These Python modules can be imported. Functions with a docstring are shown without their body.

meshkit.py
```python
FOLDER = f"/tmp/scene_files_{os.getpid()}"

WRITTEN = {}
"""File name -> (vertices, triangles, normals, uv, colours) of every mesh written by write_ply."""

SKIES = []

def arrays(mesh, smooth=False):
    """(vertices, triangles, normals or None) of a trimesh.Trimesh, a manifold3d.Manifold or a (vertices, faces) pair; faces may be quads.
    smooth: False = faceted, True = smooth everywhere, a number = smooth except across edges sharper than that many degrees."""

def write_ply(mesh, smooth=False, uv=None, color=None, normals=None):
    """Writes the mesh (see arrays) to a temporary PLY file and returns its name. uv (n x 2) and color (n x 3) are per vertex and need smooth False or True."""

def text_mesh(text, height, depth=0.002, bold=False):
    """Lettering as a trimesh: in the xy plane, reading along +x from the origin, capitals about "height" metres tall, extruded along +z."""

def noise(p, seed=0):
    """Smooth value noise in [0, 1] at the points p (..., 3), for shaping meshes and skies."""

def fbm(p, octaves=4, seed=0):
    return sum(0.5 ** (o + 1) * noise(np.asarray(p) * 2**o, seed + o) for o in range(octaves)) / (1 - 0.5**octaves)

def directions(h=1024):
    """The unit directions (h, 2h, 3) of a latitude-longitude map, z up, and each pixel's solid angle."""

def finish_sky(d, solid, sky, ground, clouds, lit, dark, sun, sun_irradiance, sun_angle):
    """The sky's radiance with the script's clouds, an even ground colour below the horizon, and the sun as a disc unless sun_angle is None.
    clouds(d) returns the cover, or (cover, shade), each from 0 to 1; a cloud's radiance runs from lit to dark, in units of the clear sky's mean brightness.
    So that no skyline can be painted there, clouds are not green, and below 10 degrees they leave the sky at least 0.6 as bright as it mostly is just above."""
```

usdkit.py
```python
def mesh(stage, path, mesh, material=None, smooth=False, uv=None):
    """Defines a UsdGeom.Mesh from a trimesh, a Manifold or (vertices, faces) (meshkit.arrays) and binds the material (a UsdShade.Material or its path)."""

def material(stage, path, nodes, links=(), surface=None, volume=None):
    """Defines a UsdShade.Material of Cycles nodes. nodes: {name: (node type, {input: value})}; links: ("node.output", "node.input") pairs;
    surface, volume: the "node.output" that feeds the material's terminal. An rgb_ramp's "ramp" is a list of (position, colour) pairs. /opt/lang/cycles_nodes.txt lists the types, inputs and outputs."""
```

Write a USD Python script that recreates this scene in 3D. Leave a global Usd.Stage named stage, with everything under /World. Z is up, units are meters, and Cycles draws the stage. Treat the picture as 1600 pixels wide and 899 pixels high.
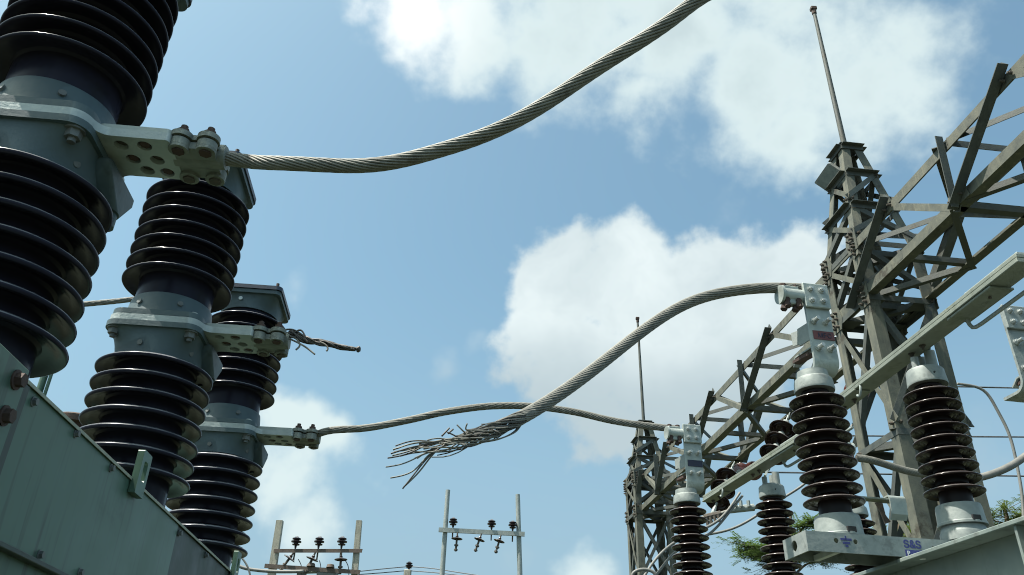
import math, random
import numpy as np, trimesh, usdkit, meshkit
from scipy.interpolate import CubicSpline
from shapely.geometry import Polygon, Point, box as sbox
from shapely.ops import unary_union
from pxr import Usd, UsdGeom, UsdLux, UsdShade, Gf, Sdf

random.seed(7)
rng = np.random.default_rng(7)
stage = Usd.Stage.CreateInMemory()
UsdGeom.SetStageUpAxis(stage, UsdGeom.Tokens.z)
UsdGeom.SetStageMetersPerUnit(stage, 1)
UsdGeom.Xform.Define(stage, '/World')
V = lambda *a: np.array(a, float)

# ---------------------------------------------------------------- camera
PITCH, ROLL, FPX, EYE = math.radians(29.692), math.radians(-1.5256), 1276.55, V(0, 0, 1.6)
cam = UsdGeom.Camera.Define(stage, '/World/camera')
cam.CreateHorizontalApertureAttr(36.0)
cam.CreateFocalLengthAttr(36.0 * FPX / 1600)
cr, sr = math.cos(ROLL), math.sin(ROLL)
_r, _u, FWD = V(1, 0, 0), V(0, -math.sin(PITCH), math.cos(PITCH)), V(0, math.cos(PITCH), math.sin(PITCH))
RIGHT, UP = cr * _r - sr * _u, sr * _r + cr * _u
cam.AddTransformOp().Set(Gf.Matrix4d(*RIGHT, 0, *UP, 0, *(-FWD), 0, *EYE, 1))
EXPOSURE = 1.18
cam.CreateExposureAttr(EXPOSURE)

def ray(px, py):
    """direction of a sight line measured in the photograph (used to survey real positions)"""
    return FWD + (px - 800) / FPX * RIGHT - (py - 449.5) / FPX * UP
def aty(px, py, y): r = ray(px, py); return EYE + r * (y / r[1])
def atz(px, py, z): r = ray(px, py); return EYE + r * ((z - EYE[2]) / r[2])

# ---------------------------------------------------------------- sun and sky
SUN_AZ, SUN_EL = math.radians(-106), math.radians(65)
SUN = V(math.sin(SUN_AZ) * math.cos(SUN_EL), math.cos(SUN_AZ) * math.cos(SUN_EL), math.sin(SUN_EL))
sun = UsdLux.DistantLight.Define(stage, '/World/sun')
sun.CreateIntensityAttr(1.1); sun.CreateAngleAttr(0.53); sun.CreateNormalizeAttr(True)
sun.CreateColorAttr(Gf.Vec3f(1.0, 0.95, 0.86))
_x = np.cross(V(0, 0, 1), SUN); _x /= np.linalg.norm(_x); _y = np.cross(SUN, _x)
sun.AddTransformOp().Set(Gf.Matrix4d(*_x, 0, *_y, 0, *SUN, 0, 0, 0, 50, 1))

SKY_STRENGTH = 0.055
def build_sky():
    N = {"tc": ("texture_coordinate", {}),
         "sky": ("sky_texture", {"sky_type": "single_scattering", "sun_disc": False, "sun_elevation": SUN_EL, "sun_rotation": SUN_AZ, "air_density": 1.0, "aerosol_density": 3.6, "ozone_density": 1.0}),
         "tint": ("mix_color", {"blend_type": "multiply", "fac": 1.0, "b": (1.42, 1.80, 1.58), "use_clamp": False}),
         "bg": ("background_shader", {"strength": SKY_STRENGTH})}
    L = [("sky.color", "tint.a")]
    def node(name, kind, inp, *links):
        N[name] = (kind, inp)
        for a, b in links: L.append((a, f"{name}.{b}"))
        return name
    node("wn1", "noise_texture", {"scale": 7.0, "detail": 4.0, "roughness": 0.6}, ("tc.generated", "vector"))
    node("wc1", "vector_math", {"math_type": "subtract", "vector2": (0.5, 0.5, 0.5)}, ("wn1.color", "vector1"))
    node("ws1", "vector_math", {"math_type": "scale", "scale": 0.10}, ("wc1.vector", "vector1"))
    node("wd", "vector_math", {"math_type": "add"}, ("tc.generated", "vector1"), ("ws1.vector", "vector2"))
    node("fine", "noise_texture", {"scale": 16.0, "detail": 6.0, "roughness": 0.56}, ("tc.generated", "vector"))
    node("mid", "noise_texture", {"scale": 5.5, "detail": 5.0, "roughness": 0.55}, ("wd.vector", "vector"))
    def blobs(tag, items):
        prev = None
        for i, (px, py, r, k) in enumerate(items):
            d = ray(px, py); d = d / np.linalg.norm(d)
            n = f"{tag}{i}"
            node(n + "d", "vector_math", {"math_type": "distance", "vector2": tuple(d)}, ("wd.vector", "vector1"))
            node(n + "h", "math", {"math_type": "multiply_add", "value2": -k / (r / FPX), "value3": k}, (n + "d.value", "value1"))
            if prev:
                node(n + "m", "math", {"math_type": "smoothmax", "value3": 0.15}, (prev, "value1"), (n + "h.value", "value2")); prev = n + "m.value"
            else: prev = n + "h.value"
        return prev
    # each cloud bank: (centre as surveyed, angular size, density)
    high = blobs("high", [(640, 25, 95, 1.0), (740, 50, 120, 1.0), (880, 40, 150, 1), (1040, 40, 190, 1.0), (1190, 120, 160, 1.0), (1240, 215, 85, 0.9), (1000, 160, 80, .8),
                          (1350, 120, 165, .9), (1420, 180, 90, .6), (900, -120, 260, 1), (1200, -120, 260, 1)])
    heap = blobs("heap", [(868, 440, 100, 1.0), (850, 520, 80, 1.0), (980, 450, 125, 1.0), (1090, 450, 120, 1.0), (1220, 440, 130, 1.0), (900, 580, 130, .8), (1020, 570, 150, .9),
                          (1150, 560, 140, .8), (1270, 520, 120, .8), (950, 650, 110, .6)])
    wisp = blobs("wisp", [(690, 580, 45, .5), (755, 535, 34, .4), (455, 460, 34, .35), (1560, 735, 120, .45), (800, 890, 60, .35), (1130, 300, 90, .2)])
    lowc = blobs("lowc", [(452, 652, 60, 1.15), (505, 688, 72, 1.1), (440, 750, 90, .9), (470, 830, 90, .7), (925, 905, 60, .8), (560, 720, 60, .4)])
    def cover(tag, field, amp, lo, hi):
        node(tag + "f", "math", {"math_type": "multiply_add", "value2": amp, "value3": -amp * 0.5}, ("fine.fac", "value1"))
        node(tag + "s", "math", {"math_type": "add"}, (field, "value1"), (tag + "f.value", "value2"))
        node(tag + "c", "map_range", {"range_type": "smoothstep", "from_min": lo, "from_max": hi, "clamp": True}, (tag + "s.value", "value"))
        return tag + "c.result"
    c1 = cover("ch", high, 1.05, 0.02, 0.70)
    c2 = cover("cp", heap, 0.95, 0.10, 0.42)
    c4 = cover("cl", lowc, 1.0, 0.05, 0.75)
    c3 = cover("cw", wisp, 0.8, 0.10, 0.75)
    node("c3s", "math", {"math_type": "multiply", "value2": 0.5}, (c3, "value1"))
    # unseen scattered cumulus in the rest of the sky, cover set for fill light
    ctr = ray(800, 450); ctr = ctr / np.linalg.norm(ctr)
    node("away", "vector_math", {"math_type": "distance", "vector2": tuple(ctr)}, ("tc.generated", "vector1"))
    node("awm", "map_range", {"range_type": "smoothstep", "from_min": 0.75, "from_max": 1.0, "clamp": True}, ("away.value", "value"))
    node("gen", "noise_texture", {"scale": 2.6, "detail": 8.0, "roughness": 0.55}, ("wd.vector", "vector"))
    node("genc", "map_range", {"range_type": "smoothstep", "from_min": 0.56, "from_max": 0.70, "clamp": True}, ("gen.fac", "value"))
    node("genm", "math", {"math_type": "multiply"}, ("genc.result", "value1"), ("awm.result", "value2"))
    # colours: bright where thin and lit, grey in the thick bellies
    node("thick", "map_range", {"range_type": "smoothstep", "from_min": 0.45, "from_max": 1.15, "clamp": True}, ("chs.value", "value"))
    node("thn", "math", {"math_type": "multiply_add", "value2": 2.4, "value3": -0.75, "use_clamp": True}, ("mid.fac", "value1"))
    node("thk", "math", {"math_type": "multiply"}, ("thick.result", "value1"), ("thn.value", "value2"))
    node("colh", "mix_color", {"a": (6.0, 7.1, 7.2), "b": (4.0, 5.0, 5.3), "use_clamp": False}, ("thk.value", "fac"))
    # the thinnest, most glaring part of the high cloud
    g = ray(622, 2); g = g / np.linalg.norm(g)
    node("gd", "vector_math", {"math_type": "distance", "vector2": tuple(g)}, ("tc.generated", "vector1"))
    node("gm", "map_range", {"range_type": "smoothstep", "from_min": 0.16, "from_max": 0.0, "clamp": True}, ("gd.value", "value"))
    node("colg", "mix_color", {"b": (9.0, 9.4, 9.3), "use_clamp": False}, ("gm.result", "fac"), ("colh.result", "a"))
    # heap: white crowns, grey bases
    node("sep", "separate_xyz", {}, ("wd.vector", "vector"))
    node("base", "map_range", {"range_type": "smoothstep", "from_min": 0.52, "from_max": 0.36, "clamp": True}, ("sep.z", "value"))
    node("bn", "math", {"math_type": "multiply_add", "value2": 1.9, "value3": -0.55, "use_clamp": True}, ("mid.fac", "value1"))
    node("bb", "math", {"math_type": "maximum"}, ("base.result", "value1"), ("bn.value", "value2"))
    node("bb2", "math", {"math_type": "multiply", "value2": 0.92}, ("bb.value", "value1"))
    node("colp", "mix_color", {"a": (7.7, 8.5, 8.5), "b": (3.9, 4.85, 5.25), "use_clamp": False}, ("bb2.value", "fac"))
    # pale haze low in the sky, all round
    node("dz", "separate_xyz", {}, ("tc.generated", "vector"))
    node("lowm", "map_range", {"range_type": "smoothstep", "from_min": 0.55, "from_max": 0.08, "to_min": 0.0, "to_max": 0.8, "clamp": True}, ("dz.z", "value"))
    node("low", "mix_color", {"b": (2.85, 4.15, 5.2), "use_clamp": False}, ("lowm.result", "fac"), ("tint.result", "a"))
    prev = "low.result"
    for i, (fac, col) in enumerate(((c1, "colg.result"), (c2, "colp.result"), (c4, "colh.result"), ("c3s.value", "colp.result"), ("genm.value", "colp.result"))):
        node(f"mx{i}", "mix_color", {"use_clamp": False}, (fac, "fac"), (prev, "a"), (col, "b")); prev = f"mx{i}.result"
    L.append((prev, "bg.color"))
    return usdkit.material(stage, '/World/Looks/sky_look', N, L, surface="bg.background")
dome = UsdLux.DomeLight.Define(stage, '/World/sky')
UsdShade.MaterialBindingAPI.Apply(dome.GetPrim()).Bind(build_sky())

# ---------------------------------------------------------------- materials
def mat(name, c1, c2, scale=8.0, rough=(0.5, 0.7), metal=0.0, bump=0.0, bscale=60.0, coat=0.0, spec=0.5, streak=None, stain=None, detail=6.0, lip=None):
    """two-tone weathered surface: noise between c1 and c2, noise roughness, fine bump, optional vertical streaks and stains"""
    N = {"tc": ("texture_coordinate", {}), "geo": ("geometry", {}),
         "n": ("noise_texture", {"scale": scale, "detail": detail, "roughness": 0.65}),
         "r": ("rgb_ramp", {"ramp": [(0.3, c1), (0.7, c2)]}),
         "rr": ("map_range", {"from_min": 0.3, "from_max": 0.7, "to_min": rough[0], "to_max": rough[1], "clamp": True}),
         "p": ("principled_bsdf", {"metallic": metal, "coat_weight": coat, "coat_roughness": 0.13, "specular_ior_level": spec})}
    L = [("tc.object", "n.vector"), ("n.fac", "r.fac"), ("n.fac", "rr.value"), ("rr.result", "p.roughness")]
    col = "r.color"
    if streak:
        N["ms"] = ("mapping", {"scale": (22.0, 22.0, 1.4)}); N["ns"] = ("noise_texture", {"scale": 1.0, "detail": 5.0, "roughness": 0.6})
        N["fs"] = ("map_range", {"range_type": "smoothstep", "from_min": 0.52, "from_max": 0.72, "clamp": True}); N["xs"] = ("mix_color", {"b": streak})
        L += [("tc.object", "ms.vector"), ("ms.vector", "ns.vector"), ("ns.fac", "fs.value"), ("fs.result", "xs.fac"), (col, "xs.a")]; col = "xs.result"
    if stain:
        N["n2"] = ("noise_texture", {"scale": scale * 0.37 + 1, "detail": 8.0, "roughness": 0.7})
        N["f2"] = ("map_range", {"range_type": "smoothstep", "from_min": 0.55, "from_max": 0.68, "clamp": True}); N["x2"] = ("mix_color", {"b": stain})
        L += [("tc.object", "n2.vector"), ("n2.fac", "f2.value"), ("f2.result", "x2.fac"), (col, "x2.a")]; col = "x2.result"
    if lip:   # sky highlight painted as a pale band on every skirt's upper rim
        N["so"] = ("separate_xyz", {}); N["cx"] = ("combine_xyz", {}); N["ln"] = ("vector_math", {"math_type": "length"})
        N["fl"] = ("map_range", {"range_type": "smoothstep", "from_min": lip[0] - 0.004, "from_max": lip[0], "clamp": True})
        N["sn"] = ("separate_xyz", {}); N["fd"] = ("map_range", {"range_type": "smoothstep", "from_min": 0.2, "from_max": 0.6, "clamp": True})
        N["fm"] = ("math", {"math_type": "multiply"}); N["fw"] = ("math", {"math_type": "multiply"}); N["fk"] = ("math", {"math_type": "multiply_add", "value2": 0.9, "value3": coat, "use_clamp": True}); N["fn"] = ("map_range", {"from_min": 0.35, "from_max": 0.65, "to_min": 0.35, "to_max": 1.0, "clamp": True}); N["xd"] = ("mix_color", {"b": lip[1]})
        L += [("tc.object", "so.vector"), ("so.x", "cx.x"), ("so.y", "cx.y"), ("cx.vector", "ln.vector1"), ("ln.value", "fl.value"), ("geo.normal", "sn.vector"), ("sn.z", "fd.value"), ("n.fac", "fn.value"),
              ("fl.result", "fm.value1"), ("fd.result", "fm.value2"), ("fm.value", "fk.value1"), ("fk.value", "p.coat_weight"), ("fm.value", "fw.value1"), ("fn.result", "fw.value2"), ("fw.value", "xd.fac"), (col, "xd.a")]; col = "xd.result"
    L.append((col, "p.base_color"))
    if bump:
        N["nb"] = ("noise_texture", {"scale": bscale, "detail": 3.0}); N["b"] = ("bump", {"strength": bump, "distance": 0.004})
        L += [("tc.object", "nb.vector"), ("nb.fac", "b.height"), ("b.normal", "p.normal")]
    return usdkit.material(stage, f'/World/Looks/{name}', N, L, surface="p.BSDF")

M = dict(
    dull_bolt=mat('dull_bolt', (0.09, 0.10, 0.10), (0.17, 0.18, 0.175), 40, (0.5, 0.7), 0.4, 0.2, 100),
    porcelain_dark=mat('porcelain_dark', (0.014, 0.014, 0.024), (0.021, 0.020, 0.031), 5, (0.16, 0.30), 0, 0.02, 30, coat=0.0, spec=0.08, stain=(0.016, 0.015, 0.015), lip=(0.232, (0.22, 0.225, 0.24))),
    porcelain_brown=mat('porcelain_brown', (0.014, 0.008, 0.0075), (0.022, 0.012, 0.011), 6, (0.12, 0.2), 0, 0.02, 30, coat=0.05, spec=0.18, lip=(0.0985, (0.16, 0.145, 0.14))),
    porcelain_neck=mat('porcelain_neck', (0.010, 0.007, 0.007), (0.016, 0.010, 0.010), 6, (0.35, 0.5), 0, 0.02, 30, spec=0.2),
    plate_metal=mat('plate_metal', (0.28, 0.32, 0.318), (0.40, 0.44, 0.435), 12, (0.45, 0.65), 0.3, 0.4, 70, stain=(0.27, 0.31, 0.30)),
    worn_edge=mat('worn_edge', (0.22, 0.24, 0.19), (0.36, 0.37, 0.29), 30, (0.6, 0.8)),
    porcelain_red=mat('porcelain_red', (0.055, 0.018, 0.015), (0.085, 0.026, 0.021), 6, (0.10, 0.2), 0, 0.03, 30, coat=0.6),
    blue_grey=mat('blue_grey_paint', (0.042, 0.070, 0.080), (0.062, 0.095, 0.105), 5, (0.45, 0.65), 0, 0.3, 45, stain=(0.030, 0.045, 0.050)),
    aluminium=mat('dull_aluminium', (0.26, 0.295, 0.28), (0.38, 0.415, 0.39), 14, (0.45, 0.62), 0.35, 0.15, 90, stain=(0.24, 0.26, 0.235)),
    galv=mat('zinc_casting', (0.19, 0.215, 0.207), (0.285, 0.315, 0.302), 26, (0.45, 0.7), 0.25, 0.2, 60, stain=(0.15, 0.165, 0.158)),
    weathered=mat('weathered_steel', (0.062, 0.068, 0.058), (0.135, 0.138, 0.108), 9, (0.6, 0.85), 0.15, 0.25, 80, stain=(0.042, 0.037, 0.026), streak=(0.155, 0.15, 0.112), detail=9),
    weathered_grey=mat('weathered_grey_steel', (0.048, 0.056, 0.055), (0.10, 0.108, 0.095), 9, (0.55, 0.8), 0.2, 0.25, 80, stain=(0.06, 0.056, 0.045), detail=9),
    green_paint=mat('green_paint', (0.050, 0.102, 0.073), (0.068, 0.124, 0.090), 3.0, (0.32, 0.5), 0, 0.05, 25, streak=(0.030, 0.050, 0.038), stain=(0.036, 0.070, 0.050)),
    dirty_green=mat('dirty_green_paint', (0.016, 0.022, 0.020), (0.045, 0.066, 0.056), 7, (0.4, 0.6), 0, 0.1, 40, streak=(0.02, 0.025, 0.024)),
    blade=mat('green_grey_blade', (0.165, 0.185, 0.155), (0.245, 0.265, 0.225), 8, (0.45, 0.65), 0.2, 0.2, 60, stain=(0.13, 0.15, 0.11), streak=(0.15, 0.16, 0.13)),
    clamp_metal=mat('clamp_metal', (0.14, 0.155, 0.14), (0.23, 0.245, 0.22), 18, (0.5, 0.75), 0.3, 0.6, 70, stain=(0.10, 0.105, 0.085)),
    beam=mat('grey_green_beam', (0.17, 0.21, 0.20), (0.25, 0.29, 0.27), 6, (0.45, 0.65), 0.2, 0.15, 60, streak=(0.13, 0.15, 0.14), stain=(0.14, 0.16, 0.15)),
    conductor=mat('bare_conductor', (0.125, 0.123, 0.108), (0.225, 0.222, 0.197), 30, (0.58, 0.75), 0.15, 0.0, stain=(0.10, 0.095, 0.08)),
    conductor_core=mat('conductor_core', (0.05, 0.05, 0.045), (0.08, 0.08, 0.07), 30, (0.6, 0.8), 0.2),
    burnt=mat('burnt_strands', (0.030, 0.028, 0.027), (0.125, 0.118, 0.110), 45, (0.45, 0.7), 0.5),
    rust=mat('rusty_bolt', (0.034, 0.021, 0.018), (0.080, 0.046, 0.035), 40, (0.7, 0.9), 0.1, 0.3, 120),
    bolt=mat('zinc_bolt', (0.30, 0.32, 0.31), (0.50, 0.52, 0.50), 40, (0.35, 0.5), 0.6, 0.1, 100),
    dark_bolt=mat('dark_bolt', (0.045, 0.045, 0.04), (0.12, 0.10, 0.08), 40, (0.6, 0.8), 0.3, 0.2, 100),
    lid=mat('dark_lid', (0.02, 0.028, 0.05), (0.035, 0.045, 0.07), 8, (0.4, 0.55)),
    maroon=mat('maroon_plate', (0.10, 0.030, 0.034), (0.14, 0.05, 0.05), 30, (0.5, 0.7)),
    navy=mat('navy_plate', (0.012, 0.014, 0.035), (0.022, 0.024, 0.05), 30, (0.4, 0.6)),
    ink=mat('blue_ink', (0.018, 0.025, 0.13), (0.05, 0.06, 0.19), 60, (0.5, 0.7)),
    pale=mat('pale_paint', (0.55, 0.58, 0.58), (0.65, 0.68, 0.67), 40, (0.5, 0.7)),
    black=mat('black_rubber', (0.012, 0.012, 0.013), (0.02, 0.02, 0.02), 40, (0.6, 0.8)),
    concrete=mat('old_concrete', (0.26, 0.25, 0.20), (0.38, 0.36, 0.30), 6, (0.8, 0.95), 0, 0.3, 40, streak=(0.17, 0.16, 0.13)),
    tube=mat('grey_tube_steel', (0.20, 0.23, 0.22), (0.31, 0.34, 0.33), 8, (0.5, 0.7), 0.3, 0.1),
    brown_steel=mat('brown_angle_steel', (0.075, 0.055, 0.045), (0.15, 0.115, 0.095), 10, (0.65, 0.85), 0.1, 0.2),
    wire=mat('dark_wire', (0.06, 0.065, 0.07), (0.12, 0.125, 0.13), 20, (0.5, 0.7), 0.3),
    hose=mat('grey_sheathed_cable', (0.10, 0.10, 0.095), (0.17, 0.17, 0.155), 14, (0.5, 0.65)),
    glass=mat('lamp_glass', (0.10, 0.12, 0.12), (0.17, 0.19, 0.18), 20, (0.10, 0.2)),
    lampgrey=mat('lamp_housing', (0.12, 0.13, 0.12), (0.2, 0.21, 0.2), 20, (0.5, 0.7)),
    bark=mat('tree_bark', (0.08, 0.06, 0.04), (0.16, 0.12, 0.085), 12, (0.85, 0.95), 0, 0.5, 30),
    grass=mat('grassy_ground', (0.018, 0.026, 0.009), (0.035, 0.042, 0.018), 5, (0.85, 0.97), 0, 0.6, 40, stain=(0.045, 0.04, 0.026)),
)
def leaf_mat(name, c):
    N = {"oi": ("geometry", {}), "r": ("rgb_ramp", {"ramp": [(0, tuple(np.array(c) * 0.65)), (1, tuple(np.array(c) * 1.3))]}),
         "p": ("principled_bsdf", {"roughness": 0.55}), "t": ("translucent_bsdf", {}), "m": ("mix_closure", {"fac": 0.45})}
    return usdkit.material(stage, f'/World/Looks/{name}', N, [("oi.random_per_island", "r.fac"), ("r.color", "p.base_color"), ("r.color", "t.color"), ("p.BSDF", "m.closure1"), ("t.BSDF", "m.closure2")], surface="m.closure")
M['leaf'] = leaf_mat('leaf_green', (0.10, 0.165, 0.04))
M['leaf2'] = leaf_mat('leaf_yellow_green', (0.14, 0.195, 0.05))

# ---------------------------------------------------------------- prim helpers
used, ORIGIN = {}, {}
def numbered(parent, name):
    k = (parent, name); n = used.get(k, 0); used[k] = n + 1
    return f"{parent}/{name}" + (f"_{n:03d}" if n else "")
def keys(prim, **kw):
    for k, v in kw.items():
        if v: prim.SetCustomDataByKey(k, v)
def thing(name, label, cat, loc=(0, 0, 0), yaw=0.0, group=None):
    p = numbered('/World', name)
    x = UsdGeom.Xform.Define(stage, p)
    x.AddTranslateOp().Set(Gf.Vec3d(*map(float, loc)))
    if yaw: x.AddRotateZOp().Set(math.degrees(yaw))
    keys(x.GetPrim(), label=label, category=cat, group=group)
    ORIGIN[p] = np.array(loc, float)
    return p
def copy_of(src, label, loc, yaw=0.0, group=None, name=None):
    s = stage.GetPrimAtPath(src); cd = s.GetCustomData()
    p = thing(name or src.rsplit('/', 1)[1].rstrip('0123456789').rstrip('_'), label, cd['category'], loc, yaw, group or cd.get('group'))
    q = stage.GetPrimAtPath(p)
    q.GetReferences().AddInternalReference(src); q.SetInstanceable(True)
    return p
def cat(ms):
    if isinstance(ms, (list, tuple)):
        return trimesh.util.concatenate([m for m in ms]) if len(ms) > 1 else ms[0]
    return ms
def part(parent, name, ms, m, smooth=35, label=None, world=False, kind=None):
    p = numbered(parent, name)
    g = cat(ms)
    if world:
        g = g.copy(); top = '/'.join(parent.split('/')[:3]); g.apply_translation(-ORIGIN[top])
    usdkit.mesh(stage, p, g, M[m] if isinstance(m, str) else m, smooth=smooth)
    keys(stage.GetPrimAtPath(p), label=label, kind=kind)
    return p

# ---------------------------------------------------------------- shape helpers
def TM(ms, f): return trimesh.Trimesh(np.asarray(ms, float), np.asarray(f, int), process=False)
def shift(m, *t): m = m.copy(); m.apply_translation(t); return m
def spin(m, ang, axis=(0, 0, 1), pt=(0, 0, 0)): m = m.copy(); m.apply_transform(trimesh.transformations.rotation_matrix(ang, axis, pt)); return m
def bx(x0, x1, y0, y1, z0, z1, c=0.003):
    """box with chamfered edges"""
    c = min(c, (x1 - x0) * .3, (y1 - y0) * .3, (z1 - z0) * .3)
    pts = []
    for k in range(3):
        lo, hi = [x0 + c, y0 + c, z0 + c], [x1 - c, y1 - c, z1 - c]
        lo[k], hi[k] = (x0, y0, z0)[k], (x1, y1, z1)[k]
        for a in (0, 1):
            for b in (0, 1):
                for d in (0, 1): pts.append([(lo, hi)[a][0], (lo, hi)[b][1], (lo, hi)[d][2]])
    return trimesh.convex.convex_hull(np.array(pts))
def frame(d):
    d = d / np.linalg.norm(d); a = V(0, 0, 1) if abs(d[2]) < .9 else V(1, 0, 0)
    e1 = np.cross(a, d); e1 /= np.linalg.norm(e1)
    return d, e1, np.cross(d, e1)
def rod(p0, p1, r, n=12, r1=None):
    p0, p1 = np.asarray(p0, float), np.asarray(p1, float); d, e1, e2 = frame(p1 - p0); r1 = r if r1 is None else r1
    t = np.linspace(0, 2 * np.pi, n, endpoint=False); o = np.outer(np.cos(t), e1) + np.outer(np.sin(t), e2)
    v = np.vstack([p0 + o * r, p1 + o * r1, [p0], [p1]]); f = []
    for i in range(n):
        j = (i + 1) % n; f += [[i, j, n + j], [i, n + j, n + i], [2 * n, j, i], [2 * n + 1, n + i, n + j]]
    return TM(v, f)
def tube(path, r, n=8, caps=True):
    P = np.asarray(path, float); m = len(P)
    T = np.gradient(P, axis=0); T /= np.linalg.norm(T, axis=1)[:, None]
    r = np.broadcast_to(np.asarray(r, float), (m,))
    _, e1, _ = frame(T[0]); v = []; th = np.linspace(0, 2 * np.pi, n, endpoint=False)
    for i in range(m):
        e1 = e1 - T[i] * (e1 @ T[i]); e1 /= np.linalg.norm(e1); e2 = np.cross(T[i], e1)
        v.append(P[i] + r[i] * (np.outer(np.cos(th), e1) + np.outer(np.sin(th), e2)))
    v = np.vstack(v); i, j = np.meshgrid(np.arange(m - 1), np.arange(n), indexing='ij'); i, j = i.ravel(), j.ravel(); k = (j + 1) % n
    f = np.vstack([np.c_[i * n + j, i * n + k, (i + 1) * n + k], np.c_[i * n + j, (i + 1) * n + k, (i + 1) * n + j]])
    if caps:
        v = np.vstack([v, P[:1], P[-1:]]); a = np.arange(n); b = (a + 1) % n
        f = np.vstack([f, np.c_[np.full(n, m * n), b, a], np.c_[np.full(n, m * n + 1), (m - 1) * n + a, (m - 1) * n + b]])
    return TM(v, f)
def curve(pts, n=60):
    P = np.asarray(pts, float); s = np.r_[0, np.cumsum(np.linalg.norm(np.diff(P, axis=0), axis=1))]
    return CubicSpline(s, P, bc_type='natural')(np.linspace(0, s[-1], n))
def lathe(prof, n=48):
    """closed revolution about z of an (r, z) outline; ends on the axis are closed"""
    prof = np.asarray(prof, float); m = len(prof); t = np.linspace(0, 2 * np.pi, n, endpoint=False)
    v = np.stack([np.outer(prof[:, 0], np.cos(t)), np.outer(prof[:, 0], np.sin(t)), np.repeat(prof[:, 1:2], n, 1)], -1).reshape(-1, 3)
    i, j = np.meshgrid(np.arange(m - 1), np.arange(n), indexing='ij'); i, j = i.ravel(), j.ravel(); k = (j + 1) % n
    f = np.vstack([np.c_[i * n + j, i * n + k, (i + 1) * n + k], np.c_[i * n + j, (i + 1) * n + k, (i + 1) * n + j]])
    g = TM(v, f)
    v0 = len(v)
    caps_v, caps_f = [], []
    if prof[0, 0] > 1e-6:
        caps_v.append([0, 0, prof[0, 1]]); a = np.arange(n); caps_f.append(np.c_[np.full(n, v0), (a + 1) % n, a])
    if prof[-1, 0] > 1e-6:
        caps_v.append([0, 0, prof[-1, 1]]); a = np.arange(n) + (m - 1) * n; b = (np.arange(n) + 1) % n + (m - 1) * n; caps_f.append(np.c_[np.full(n, v0 + len(caps_v) - 1), a, b])
    if caps_v: g = TM(np.vstack([v, caps_v]), np.vstack([f] + caps_f))
    return g
def ext(poly, z0, z1):
    polys = getattr(poly, 'geoms', [poly])
    return shift(cat([trimesh.creation.extrude_polygon(p, z1 - z0, engine='earcut') for p in polys]), 0, 0, z0)
def rsq(h, r, h2=None): return sbox(-h + r, -(h2 or h) + r, h - r, (h2 or h) - r).buffer(r, 6)
def hexb(p, axis, r, h, n=6):
    p = np.asarray(p, float); a = np.asarray(axis, float); a = a / np.linalg.norm(a)
    return rod(p, p + a * h, r, n)
def screw(p, axis, r=0.012, h=0.010, stud=0.018, washer=True):
    """washer, hexagon head and a stud end"""
    p = np.asarray(p, float); a = np.asarray(axis, float) / np.linalg.norm(axis)
    g = [rod(p + a * h * .15, p + a * (h * .15 + h), r, 6), rod(p + a * h, p + a * (h + stud), r * .55, 8)]
    if washer: g.append(rod(p - a * .002, p + a * h * .2, r * 1.35, 14))
    return cat(g)
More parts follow.
